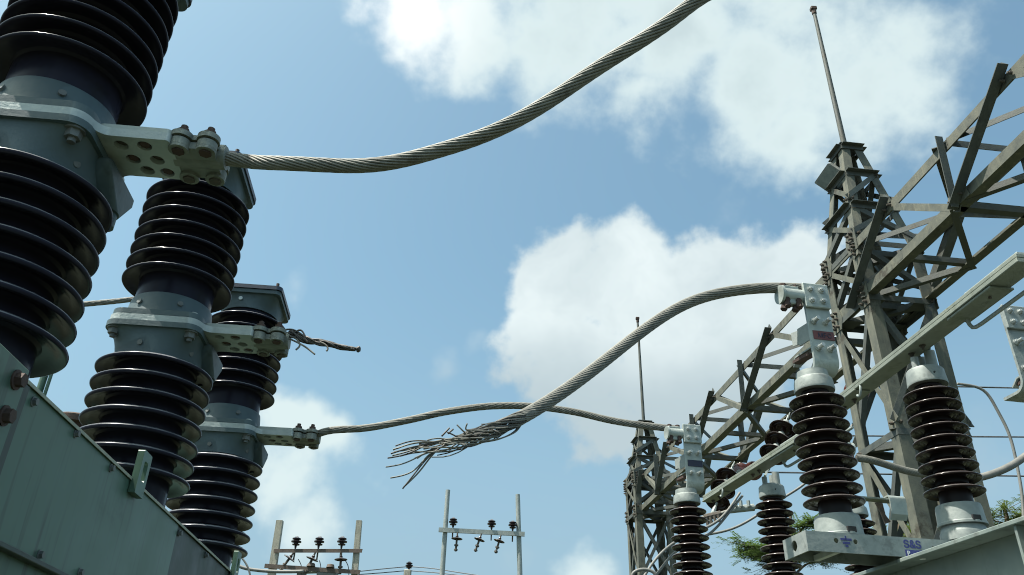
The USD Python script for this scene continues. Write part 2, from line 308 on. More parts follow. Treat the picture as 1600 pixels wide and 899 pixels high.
def ang(p0, p1, leg, t, n1, n2, leg2=None):
    """steel angle from p0 to p1: heel on the line, legs towards n1 and n2"""
    p0, p1 = np.asarray(p0, float), np.asarray(p1, float); d = (p1 - p0) / np.linalg.norm(p1 - p0)
    e1 = np.asarray(n1, float); e1 = e1 - d * (e1 @ d); e1 /= np.linalg.norm(e1)
    e2 = np.cross(d, e1); e2 = e2 if e2 @ np.asarray(n2, float) > 0 else -e2
    l2 = leg2 or leg
    q = [(0, 0), (leg, 0), (leg, t), (t, t), (t, l2), (0, l2)]
    v = np.array([p + a * e1 + b * e2 for p in (p0, p1) for a, b in q])
    f = []
    for i in range(6):
        j = (i + 1) % 6; f += [[i, j, 6 + j], [i, 6 + j, 6 + i]]
    for tri in ((0, 1, 2), (0, 2, 3), (0, 3, 4), (0, 4, 5)):
        f += [[tri[0], tri[2], tri[1]], [6 + tri[0], 6 + tri[1], 6 + tri[2]]]
    f = np.array(f)
    if np.cross(e1, e2) @ d < 0: f = f[:, ::-1]
    return TM(v, f)
def bar(p0, p1, w, t, nrm):
    """flat bar with its broad face normal to nrm"""
    p0, p1 = np.asarray(p0, float), np.asarray(p1, float); d = (p1 - p0) / np.linalg.norm(p1 - p0)
    n = np.asarray(nrm, float); n = n - d * (n @ d); n /= np.linalg.norm(n); s = np.cross(d, n)
    v = np.array([p + a * s * w / 2 + b * n * t / 2 for p in (p0, p1) for a, b in ((-1, -1), (1, -1), (1, 1), (-1, 1))])
    g = trimesh.convex.convex_hull(v); return g
def plate(center, e1, e2, poly, t):
    """flat plate of outline poly in the plane e1, e2"""
    e1 = np.asarray(e1, float) / np.linalg.norm(e1); e2 = np.asarray(e2, float); e2 = e2 - e1 * (e1 @ e2); e2 /= np.linalg.norm(e2); n = np.cross(e1, e2)
    g = ext(poly, -t / 2, t / 2); T = np.eye(4); T[:3, 0], T[:3, 1], T[:3, 2], T[:3, 3] = e1, e2, n, center
    g.apply_transform(T); return g
def strands(path, R, n, lay, sides=6, phase=0.0, loosen=None):
    """n helical wires laid round a path; returns list of wires and the path's frames"""
    P = np.asarray(path, float); s = np.r_[0, np.cumsum(np.linalg.norm(np.diff(P, axis=0), axis=1))]
    T = np.gradient(P, axis=0); T /= np.linalg.norm(T, axis=1)[:, None]
    e1 = frame(T[0])[1]; E1, E2 = [], []
    for i in range(len(P)):
        e1 = e1 - T[i] * (e1 @ T[i]); e1 /= np.linalg.norm(e1); E1.append(e1); E2.append(np.cross(T[i], e1))
    E1, E2 = np.array(E1), np.array(E2)
    rs = R * math.sin(math.pi / n) / (1 + math.sin(math.pi / n)) * 1.04
    rc = (R - rs) * (1 if loosen is None else loosen)
    out = []
    for k in range(n):
        th = 2 * np.pi * (k / n + s / lay) + phase
        c = P + (E1 * np.cos(th)[:, None] + E2 * np.sin(th)[:, None]) * np.broadcast_to(rc, s.shape)[:, None]
        out.append(c)
    return out, rs

# ---------------------------------------------------------------- ground
g = numbered('/World', 'ground')
usdkit.mesh(stage, g, (np.array([[-900, -300, 0], [900, -300, 0], [900, 1500, 0], [-900, 1500, 0]], float), np.array([[0, 1, 2, 3]])), M['grass'])
keys(stage.GetPrimAtPath(g), kind='structure')

# ---------------------------------------------------------------- porcelain
def shed(R, r0, z, droop, lip, n, ribs=False):
    """one porcelain skirt: sloping top, rounded rim, hollow underside"""
    pr = [(r0, z + droop + 0.012), (r0 + (R - r0) * .25, z + droop * .80 + .004), (R - lip, z + lip * .95)]
    for a in np.linspace(75, -90, 6): pr.append((R - lip * .6 + lip * .6 * math.cos(math.radians(a)), z + lip * .6 * math.sin(math.radians(a)) + .0))
    if ribs:
        w = R - r0
        pr += [(R - w * .22, z + droop * .10), (R - w * .34, z + droop * .34), (R - w * .42, z + droop * .12), (R - w * .50, z + droop * .40), (R - w * .62, z + droop * .20), (R - w * .75, z + droop * .46)]
    else:
        pr += [(R - lip * 2.2, z - lip * .1), (r0 + (R - r0) * .45, z + droop * .38), (r0 + (R - r0) * .12, z + droop * .62 - .002)]
    pr.append((r0, z + droop * .60 - .012))
    return lathe(pr[::-1], n)

# ---------------------------------------------------------------- circuit breaker
BTOP = 2.36                       # top of the breaker housing
YAW_B = math.radians(5.2)
COLS = [V(-1.448, 1.989, BTOP), V(-1.544, 3.302, BTOP), V(-1.656, 4.614, BTOP)]
def rel(z): return z + 1.6 - BTOP  # eye-relative survey height -> pole height
def loft_sq(r, h, rc, z0, z1, n=64, k=6):
    """round at z0 to rounded square at z1"""
    t = np.linspace(0, 2 * np.pi, n, endpoint=False); L = rsq(h, rc).exterior; rings = []
    sq = []
    for a in t:
        d = V(math.cos(a), math.sin(a)); lo, hi = 0, 1.0
        for _ in range(30):
            md = (lo + hi) / 2
            if rsq(h, rc).contains(Point(*(d * md))): lo = md
            else: hi = md
        sq.append(lo)
    sq = np.array(sq)
    v = []
    for i in range(k + 1):
        w = (i / k); ws = w ** 1.7
        rad = r * (1 - ws) + sq * ws
        v.append(np.c_[rad * np.cos(t), rad * np.sin(t), np.full(n, z0 + (z1 - z0) * w)])
    v = np.vstack(v); i, j = np.meshgrid(np.arange(k), np.arange(n), indexing='ij'); i, j = i.ravel(), j.ravel(); q = (j + 1) % n
    f = np.vstack([np.c_[i * n + j, i * n + q, (i + 1) * n + q], np.c_[i * n + j, (i + 1) * n + q, (i + 1) * n + j]])
    if z1 < z0: f = f[:, ::-1]
    v = np.vstack([v, [[0, 0, z0], [0, 0, z1]]]); a = np.arange(n); b = (a + 1) % n
    lo_, hi_ = np.c_[np.full(n, len(v) - 2), b, a], np.c_[np.full(n, len(v) - 1), k * n + a, k * n + b]
    f = np.vstack([f, lo_, hi_] if z1 > z0 else [f, lo_[:, ::-1], hi_[:, ::-1]])
    return TM(v, f)

def breaker_pole():
    t = thing('breaker_pole', 'nearest and largest dark porcelain breaker column, its clamp holding the thick up-sweeping cable', 'breaker pole', COLS[0], YAW_B, None)
    low = part(t, 'support_insulator', lathe([(0.163, 0.0), (0.163, rel(1.36)), (0.166, rel(1.40)), (0.166, rel(1.45))], 96), 'porcelain_dark')
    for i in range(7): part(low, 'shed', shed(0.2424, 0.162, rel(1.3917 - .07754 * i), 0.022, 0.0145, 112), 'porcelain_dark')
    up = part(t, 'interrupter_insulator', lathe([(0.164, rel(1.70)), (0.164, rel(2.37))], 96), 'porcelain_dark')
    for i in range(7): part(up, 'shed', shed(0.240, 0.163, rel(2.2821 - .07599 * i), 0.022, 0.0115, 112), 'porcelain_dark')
    part(t, 'base_collar', lathe([(0.185, 0.0), (0.185, 0.018), (0.168, 0.03), (0.160, 0.05)], 64), 'blue_grey')
    # lower cap flaring into the lower flange
    lc = part(t, 'lower_cap', loft_sq(0.178, 0.188, 0.07, rel(1.425), rel(1.542)), 'blue_grey')
    for a in (-100, -170, -30, 100): part(lc, 'grub_screw', hexb((0.177 * math.cos(math.radians(a)), 0.177 * math.sin(math.radians(a)), rel(1.468)), (math.cos(math.radians(a)), math.sin(math.radians(a)), -.1), 0.012, 0.009, 10), 'dull_bolt')
    fl = part(t, 'lower_flange', ext(rsq(0.200, 0.06), rel(1.537), rel(1.5615)), 'blue_grey')
    for sx in (-1, 1):
        for sy in (-1, 1):
            p = (sx * .158, sy * .158, rel(1.537))
            part(fl, 'flange_bolt', cat([rod((p[0], p[1], p[2] - .006), p, .030, 16), rod((p[0], p[1], p[2] - .030), (p[0], p[1], p[2] - .006), .023, 6), rod((p[0], p[1], p[2] - .044), (p[0], p[1], p[2] - .03), .012, 10)]), 'dull_bolt')
    # cast lug under the terminal side
    lugv = trimesh.convex.convex_hull(np.vstack([ext(sbox(.10, -.02, .205, .18).buffer(.02), rel(1.515), rel(1.538)).vertices, ext(Point(.175, .12).buffer(.045), rel(1.44), rel(1.46)).vertices, ext(Point(.12, .06).buffer(.03), rel(1.44), rel(1.46)).vertices]))
    part(t, 'cast_lug', cat([lugv, rod((.18, .125, rel(1.395)), (.18, .125, rel(1.446)), .034, 14), rod((.155, .055, rel(1.425)), (.155, .055, rel(1.448)), .024, 12)]), 'blue_grey', 30)
    # light terminal plate: rounded square with an arm
    arm_holes = ((.255, -.072), (.325, -.078), (.272, -.008), (.345, -.012), (.300, .045), (.360, .048))
    pl = unary_union([rsq(0.194, 0.06), sbox(0.10, -0.115, 0.405, 0.080).buffer(-.012).buffer(.012)]).buffer(.05, 8).buffer(-.05, 8)
    pl = pl.difference(unary_union([Point(x, y).buffer(.0215, 10) for x, y in arm_holes]))
    tp = part(t, 'terminal_plate', ext(pl, rel(1.563), rel(1.5925)), 'plate_metal')
    for i, (x, y) in enumerate(arm_holes):
        if i in (1, 2, 5): part(tp, 'plate_bolt', cat([rod((x, y, rel(1.567)), (x, y, rel(1.592)), .0165, 6)]), 'rust')
        else: part(tp, 'hole_plug', rod((x, y, rel(1.580)), (x, y, rel(1.592)), .0210, 14), 'dark_bolt')  # empty hole: dark disc paints the shade of its depth
    part(t, 'upper_flange', ext(rsq(0.190, 0.06), rel(1.596), rel(1.6205)), 'blue_grey')
    uc = part(t, 'upper_cap', lathe([(0.188, rel(1.6205)), (0.184, rel(1.64)), (0.177, rel(1.700)), (0.174, rel(1.716)), (0.150, rel(1.722))], 80), 'blue_grey')
    for a in (-118, -62, 30, 150, -160): part(uc, 'grub_screw', hexb((0.179 * math.cos(math.radians(a)), 0.179 * math.sin(math.radians(a)), rel(1.668)), (math.cos(math.radians(a)), math.sin(math.radians(a)), .2), 0.012, 0.009, 10), 'dull_bolt')
    for sx in (-1, 1):
        for sy in (-1, 1): part(t, 'dome_nut', lathe([(0, rel(1.636)), (.013, rel(1.634)), (.021, rel(1.628)), (.022, rel(1.6205))][::-1], 14).apply_translation((sx * .150, sy * .150, 0)), 'aluminium')
    # palm and two-part cable clamp
    part(t, 'clamp_palm', ext(sbox(.185, -.108, .405, .060).buffer(-.02).buffer(.02), rel(1.5930), rel(1.612)), 'aluminium')
    lob = [(.425, -.078), (.505, -.078), (.425, .062), (.505, .062), (.425, -.01), (.505, -.01)]
    out = unary_union([sbox(.40, -.085, .53, .07)] + [Point(x, y).buffer(.034) for x, y in lob]).buffer(-.012).buffer(.012)
    body = [ext(out.buffer(-.004), rel(1.566), rel(1.590)), rod((.395, -.006, rel(1.596)), (.546, -.006, rel(1.596)), .037, 24)]
    body += [rod((x, y, rel(1.556)), (x, y, rel(1.568)), .030, 16) for x, y in lob[:4]]
    cl = part(t, 'cable_clamp', body, 'clamp_metal', label='lower half of the cable clamp')
    part(cl, 'clamp_cover', [ext(out, rel(1.597), rel(1.615)), rod((.402, -.006, rel(1.606)), (.540, -.006, rel(1.606)), .034, 24)], 'clamp_metal')
    for i, (x, y) in enumerate(lob[:4]):
        part(cl, 'clamp_bolt', cat([rod((x, y, rel(1.615)), (x, y, rel(1.634)), .020, 6), rod((x, y, rel(1.552)), (x, y, rel(1.65 if i < 2 else 1.66)), .011, 10), rod((x, y, rel(1.550)), (x, y, rel(1.557)), .019, 6)]), 'rust' if i < 2 else 'dark_bolt')
    # top cap with its lid
    tc = part(t, 'top_cap', loft_sq(0.176, 0.186, 0.05, rel(2.345), rel(2.435)), 'blue_grey')
    part(tc, 'cap_screw', hexb((-.03, -.176, rel(2.40)), (0, -1, -.1), .012, .012, 10), 'bolt')
    part(t, 'top_flange', ext(rsq(0.205, 0.035), rel(2.434), rel(2.458)), 'blue_grey')
    ld = part(t, 'lid', ext(rsq(0.212, 0.035), rel(2.461), rel(2.487)), 'lid')
    for sx in (-1, 1):
        for sy in (-1, 1): part(ld, 'lid_bolt', cat([rod((sx * .175, sy * .175, rel(2.487)), (sx * .175, sy * .175, rel(2.500)), .017, 6), rod((sx * .175, sy * .175, rel(2.50)), (sx * .175, sy * .175, rel(2.522)), .010, 10)]), 'rust')
    return t
pole0 = breaker_pole()
copy_of(pole0, 'middle dark porcelain breaker column, with a stub of burnt-off strands in its clamp', COLS[1], YAW_B)
copy_of(pole0, 'farthest and smallest dark porcelain breaker column, its clamp feeding the cable to the distant post', COLS[2], YAW_B)
def in_pole(i, x, y, z):
    c, s = math.cos(YAW_B), math.sin(YAW_B); o = COLS[i]
    return V(o[0] + c * x - s * y, o[1] + s * x + c * y, z + 1.6)

# housing under the columns: local x to the right of its long face, y along the row
HO = V(-1.178, 1.873, BTOP)
HD = V(-1.373 + 1.178, 4.279 - 1.873, 0); HD /= np.linalg.norm(HD)
YAW_H = math.atan2(-HD[0], HD[1])
h = thing('breaker_housing', 'long pale green steel housing carrying the three dark porcelain columns', 'breaker housing', (HO[0], HO[1], 0), YAW_H)
zt = BTOP
def face(y, z): return V(0, y, z)
# shell: wall panels, top, lower channel
part(h, 'wall_panel', bx(-.012, 0, .006, 1.42, 2.002, zt - .002, .002), 'green_paint', 20)
part(h, 'wall_panel', bx(-.014, -.003, 1.424, 2.9, 1.9, zt - .004, .002), 'dirty_green', 20, label='dark stained panel at the far end')
part(h, 'top_sheet', bx(-.56, .004, -.40, 2.95, zt - .0015, zt + .004, .001), 'green_paint', 20)
part(h, 'edge_trim', bx(.0042, .0065, -.40, 2.95, zt - .006, zt + .0035, .0005), 'worn_edge', 20)
part(h, 'lower_panel', bx(-.024, -.012, -.5, 2.9, 1.2, 1.998, .002), 'green_paint', 20)
part(h, 'drip_strip', bx(-.012, .014, .006, 1.42, 1.990, 2.003, .002), 'dirty_green', 20)
part(h, 'rear_wall', bx(-.56, -.55, -.40, 2.95, 1.2, zt - .003, .002), 'green_paint', 20)
part(h, 'end_wall', bx(-.549, -.026, -.42, -.405, 1.2, zt - .003, .002), 'green_paint', 20)
part(h, 'end_wall', bx(-.549, -.026, 2.9, 2.915, 1.2, zt - .003, .002), 'green_paint', 20)
part(h, 'end_flange', [bx(.012, .030, -.42, -.070, 1.3, zt + .006, .004), bx(-.02, .012, -.42, -.12, 1.3, zt - .004, .003)], 'green_paint', 20, label='near end flange with two big rusty bolts')
part(h, 'seam_strip', bx(-.004, .004, -.066, .004, 1.3, zt - .007, .001), 'dirty_green', 20)
for y, z in ((-.088, 2.322), (-.085, 2.236)): part(h, 'flange_bolt', cat([rod((.028, y - .03, z), (.034, y - .03, z), .024, 18), rod((.034, y - .03, z), (.050, y - .03, z), .017, 6)]), 'rust')
for y, z in ((.045, 2.331), (.32, 2.345), (.62, 2.339), (1.45, 2.33), (.32, 2.018), (.60, 2.025), (1.9, 2.335)):
    part(h, 'panel_screw', cat([rod((-.002, y, z), (.003, y, z), .013, 14), rod((.003, y, z), (.012, y, z), .0095, 6)]), 'dull_bolt')
def lug(y):
    o = unary_union([sbox(0, -.045, .085, .05), sbox(.008, .03, .077, .092).buffer(.008)]).difference(sbox(.034, .012, .052, .058).buffer(.010))
    part(h, 'lifting_lug', plate(V(.014, y, zt), V(0, 1, 0), V(0, 0, 1), o, .022), 'green_paint', 25)
lug(.80); lug(2.40)
part(h, 'stay_rod', [rod((-.50, .25, zt), (-.50, .25, zt + .12), .012)], 'green_paint')

# ---------------------------------------------------------------- cables
LAY = 0.50
def laid(parent, path, R, n=18, sides=6, lay=LAY, name='strand_layer', m='conductor', phase=0.):
    w, rs = strands(path, R, n, lay, phase=phase)
    o = ORIGIN[parent]
    part(parent, 'core', tube(path - o, R - rs * 1.25, 10), 'conductor_core', True)
    part(parent, name, [tube(c - o, rs, sides, False) for c in w], m, True)
    return w, rs
def cable(label, pts, R, n=18, N=240, cat_='cable', grp=None, m='conductor'):
    P = curve(pts, N); q_ = np.linspace(0, 1, N)[:, None]; P = P + (meshkit.noise(np.c_[P * 5.0]) - .5)[:, None] * V(.004, .0, .012) * np.minimum(1, 20 * q_)
    t = thing('stranded_cable', label, cat_, P[0], 0, grp); laid(t, P, R, n, m=m); return t
A0 = in_pole(0, .50, -.006, 1.598)
cable('thick bare stranded cable sweeping up from the nearest column and out over the top',
      [A0, in_pole(0, .60, -.004, 1.597), aty(430, 254, 1.985), aty(520, 259, 1.97), aty(600, 255, 1.95), aty(690, 234, 1.93), aty(780, 202, 1.89), aty(870, 151, 1.85), aty(960, 91, 1.80), aty(1050, 30, 1.75), aty(1110, -12, 1.72), V(1.05, 1.6, 3.55), V(1.35, 1.4, 3.45)], .0225, 14, 300)
C0 = in_pole(2, .50, -.006, 1.598)
cable('thinner-looking distant stranded cable arched between the farthest column and the post with the navy plate',
      [C0, aty(500, 677, 4.62), aty(560, 670, 4.63), aty(640, 656, 4.65), aty(720, 641, 4.66), aty(790, 634, 4.67), aty(850, 637, 4.67), aty(920, 649, 4.67), aty(985, 662, 4.67), aty(1036, 668, 4.67), aty(1060, 670, 4.67)], .0215, 12, 240)
cable('short length of stranded cable seen between the nearest and the middle column',
      [aty(-60, 492, 5.9), aty(60, 480, 6.0), aty(135, 475, 6.1), aty(205, 468, 6.2), aty(300, 458, 6.2), aty(352, 452, 6.0)], .024, 10, 120)
# frayed cable
FR = [aty(1262, 452, 2.93), aty(1213, 450, 2.93), aty(1160, 453, 2.93), aty(1090, 468, 2.90), aty(1020, 506, 2.83), aty(960, 552, 2.74), aty(900, 598, 2.62), aty(850, 632, 2.52), aty(800, 660, 2.42), aty(750, 681, 2.35), aty(700, 697, 2.31), aty(650, 708, 2.29)]
P = curve(FR, 300)
t = thing('frayed_cable', 'broken stranded cable hanging from the post with the maroon plate, its loose wires fanned out', 'cable', P[0])
w, rs = strands(P, .0225, 16, LAY)
o = ORIGIN[t]
S = np.r_[0, np.cumsum(np.linalg.norm(np.diff(P, axis=0), axis=1))]
cut = [int(i) for i in np.searchsorted(S / S[-1], rng.uniform(.80, .90, 20))]  # where each wire parts
k0 = int(np.searchsorted(S / S[-1], .80))
part(t, 'core', tube(P[:k0] - o, .0185, 10), 'conductor_core', True)
part(t, 'strand_layer', [tube(c[:k0 + 1] - o, rs, 6, False) for c in w], 'conductor', True)
ends = [(618, 697), (614, 703), (616, 706), (611, 709), (621, 701), (613, 712), (606, 716), (603, 730), (610, 747), (629, 764), (631, 761), (640, 700), (655, 694), (662, 702), (625, 713), (636, 709), (648, 716), (714, 664), (699, 676), (730, 662), (668, 688), (633, 696)]
w2, _ = strands(P, .0225, 22, LAY, phase=.4)
for i, (ex, ey) in enumerate(ends):
    c = w2[i]; yv = 2.29 + rng.uniform(-.05, .05)
    tip = aty(ex, ey, yv)
    ka = int(np.searchsorted(S / S[-1], .795)); base = c[ka]
    # leaves the lay gradually, wanders, then springs free
    q = [c[ka - 6], c[ka - 3], base]
    nst = 9
    for j in range(1, nst):
        f = j / nst
        kk = min(int(ka + (299 - ka) * f), 299)
        straight = base * (1 - f) + tip * f
        follow = P[kk] + (c[kk] - P[kk]) * (1.05 + .45 * f)
        wgt = f ** (1.5 if i not in (8, 9, 10) else 3.0)
        x = follow * (1 - wgt) + straight * wgt
        if i in (7, 8): x = x + V(0, 0, -.012) * math.sin(f * math.pi) * 2
        q.append(x + rng.normal(0, .0045, 3) * f)
    if i in (8, 9, 10): q = q[:7] + [aty(672 - (9 - i) * 3, 712, yv), aty(652 - (9 - i) * 5, 735, yv)]
    q.append(tip)
    pth = curve(q, 46)
    part(t, 'loose_wire', tube(pth - o, rs * rng.uniform(.52, .68), 6), 'burnt' if i % 3 == 0 else 'conductor', True)
w3, _ = strands(P, .0225, 30, LAY * .9, phase=1.1)
for i in range(30):      # the short brush: wires that keep close to the lay, kinked and snapped at different lengths
    ka = int(np.searchsorted(S / S[-1], .795)); ke = int(np.searchsorted(S / S[-1], min(.999, rng.uniform(.875, 1.02)))); c = w3[i]
    u = np.linspace(0, 1, 14); idx = (ka + (ke - ka) * u).astype(int); spread = (.85 + .3 * u ** 1.4 * rng.uniform(.5, 1.3))[:, None]
    q = P[idx] + (c[idx] - P[idx]) * spread + np.cumsum(rng.normal(0, .0011, (14, 3)), axis=0) * u[:, None] * 1.4
    part(t, 'loose_wire', tube(np.vstack([curve(q[:9], 18)[:-1], q[8:]]) - o, rs * rng.uniform(.45, .6), 6), 'conductor' if i % 4 else 'burnt', 50)
for ex, ey, fx, fy in ((777, 680, 770, 672), (783, 681, 774, 674), (702, 669, 690, 682), (708, 671, 700, 678)):
    part(t, 'loose_wire', tube(curve([aty(fx, fy, 2.33), aty((ex + fx) / 2 + 1, (ey + fy) / 2 - 1, 2.33), aty(ex, ey, 2.335)], 8) - o, rs * .7, 6), 'burnt', True)
# burnt stub on the middle column
B0 = in_pole(1, .45, -.006, 1.598)
P = curve([B0, in_pole(1, .54, -.006, 1.597), aty(452, 522, 3.33), aty(470, 529, 3.33), aty(490, 534, 3.33), aty(520, 539, 3.33), aty(545, 544, 3.33), aty(560, 546, 3.33)], 110)
t = thing('burnt_cable_stub', 'short charred stub of melted strands poking out of the middle column clamp', 'cable stub', P[0]); o = ORIGIN[t]
S = np.r_[0, np.cumsum(np.linalg.norm(np.diff(P, axis=0), axis=1))]; S /= S[-1]
for i in range(12):
    rad = (.018 * (1 - S) + .008 * S) * (1 + .25 * np.sin(S * 17 + i * 1.7)) * (0.55 + .45 * ((i * 7) % 5) / 4)
    th = i * 2.4 + S * 9 + .6 * np.sin(S * 11 + i)
    c = P + np.c_[np.zeros(110), np.cos(th) * rad, np.sin(th) * rad]
    part(t, 'burnt_strand', tube(c[: 110 - (i % 4) * 3] - o, .0042 + .0012 * np.sin(S[: 110 - (i % 4) * 3] * 40 + i), 6), 'burnt', True)
blob = trimesh.creation.icosphere(3, .0125); blob.vertices *= (1 + .5 * (meshkit.fbm(blob.vertices * 140) - .5))[:, None]; blob.vertices *= V(.9, 1, 1.15)
part(t, 'melted_bead', shift(blob, *(P[-1] - o)), 'burnt', True)
for q in ([(444, 526), (462, 534), (478, 543), (492, 554)], [(444, 524), (463, 530), (468, 541), (462, 547)], [(443, 516), (455, 515), (470, 522), (486, 533)], [(443, 519), (458, 521), (468, 516), (477, 526)], [(446, 521), (460, 527), (466, 523), (481, 536)], [(500, 535), (507, 538), (512, 546), (510, 549)]):
    part(t, 'loose_wire', tube(curve([aty(x, y, 3.32) for x, y in q], 24) - o, .0042, 6), 'burnt' if q[0][1] < 523 else 'conductor', True)

# ---------------------------------------------------------------- isolator posts
YAW_P = math.radians(9.6)
PA, PB = V(math.cos(YAW_P), math.sin(YAW_P), 0), V(-math.sin(YAW_P), math.cos(YAW_P), 0)
R1, F1 = V(1.194, 2.96, 2.292), V(1.028, 4.633, 2.292)
STEP = 0.515
R2, S1 = R1 + PA * .505 + V(0, 0, .02), F1 + PA * .53 + V(0, 0, .02)
R3, F3 = R1 + PA * 1.04, F1 + PA * 1.035
def post(kind, label, loc, group):
    """fixed post (plain cap) or rotating post (bearing ring below, blade studs above); z = 0 at its foot"""
    t = thing('isolator_post', label, 'post insulator', loc, YAW_P, group)
    dz = 0.0 if kind == 'fixed' else 0.055
    z0 = 0.127 + dz      # lowest shed
    core = part(t, 'porcelain_core', lathe([(0.058, z0 - .05), (0.056, z0 + .1), (0.053, z0 + .40), (0.050, z0 + .46), (0.047, z0 + .50)], 64), 'porcelain_neck')
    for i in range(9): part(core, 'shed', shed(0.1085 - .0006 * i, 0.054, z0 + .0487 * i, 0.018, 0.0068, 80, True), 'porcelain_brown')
    b = part(t, 'foot_casting', [lathe([(.086, dz), (.086, dz + .008), (.083, dz + .012), (.080, dz + .066), (.077, dz + .076), (.06, dz + .080)], 64)], 'galv')
    part(b, 'drain_slot', bx(-.018, .018, -.0855, -.07, dz + .004, dz + .026, .002), 'black')
    if kind != 'fixed':
        part(t, 'bearing_ring', [lathe([(.084, 0), (.084, .028), (.080, .034), (.074, .053)], 48)], 'galv')
    zc = z0 + .432
    part(t, 'cap_casting', [lathe([(.052, zc), (.0745, zc + .002), (.0765, zc + .010), (.0735, zc + .040)] + ([(.071, zc + .050), (.0625, zc + .056), (.060, zc + .082)] if kind == 'fixed' else [(.072, zc + .062), (.068, zc + .068), (.040, zc + .072), (.038, zc + .082)]), 64)], 'galv')
    if kind != 'fixed':
        for x, y, r, hh in ((.026, -.022, .021, .070), (-.042, -.012, .015, .040), (.03, .035, .016, .068)): part(t, 'stud', cat([rod((x, y, zc + .064), (x, y, zc + .078 + hh), r, 20), rod((x, y, zc + .066), (x, y, zc + .076), r * 1.25, 6)]), 'galv')
        part(t, 'cap_screw', rod((-.012, -.0735, zc + .032), (-.012, -.067, zc + .032), .006, 10), 'black')
    return t
pf = post('fixed', 'nearest brown post insulator, on the grey channel, carrying the maroon plate', R1, None)
pr = post('turning', 'brown post insulator standing behind the big beam under the nearer long blade', R2, None)
copy_of(pf, 'smaller brown post insulator at the lower middle, carrying the contact with the navy plate', F1, YAW_P)
copy_of(pf, 'brown post insulator mostly hidden behind the maroon-plated post, foot near the channel', F3, YAW_P)
copy_of(pr, 'distant brown post insulator under the far long blade, foot hidden by the channel end', S1, YAW_P)

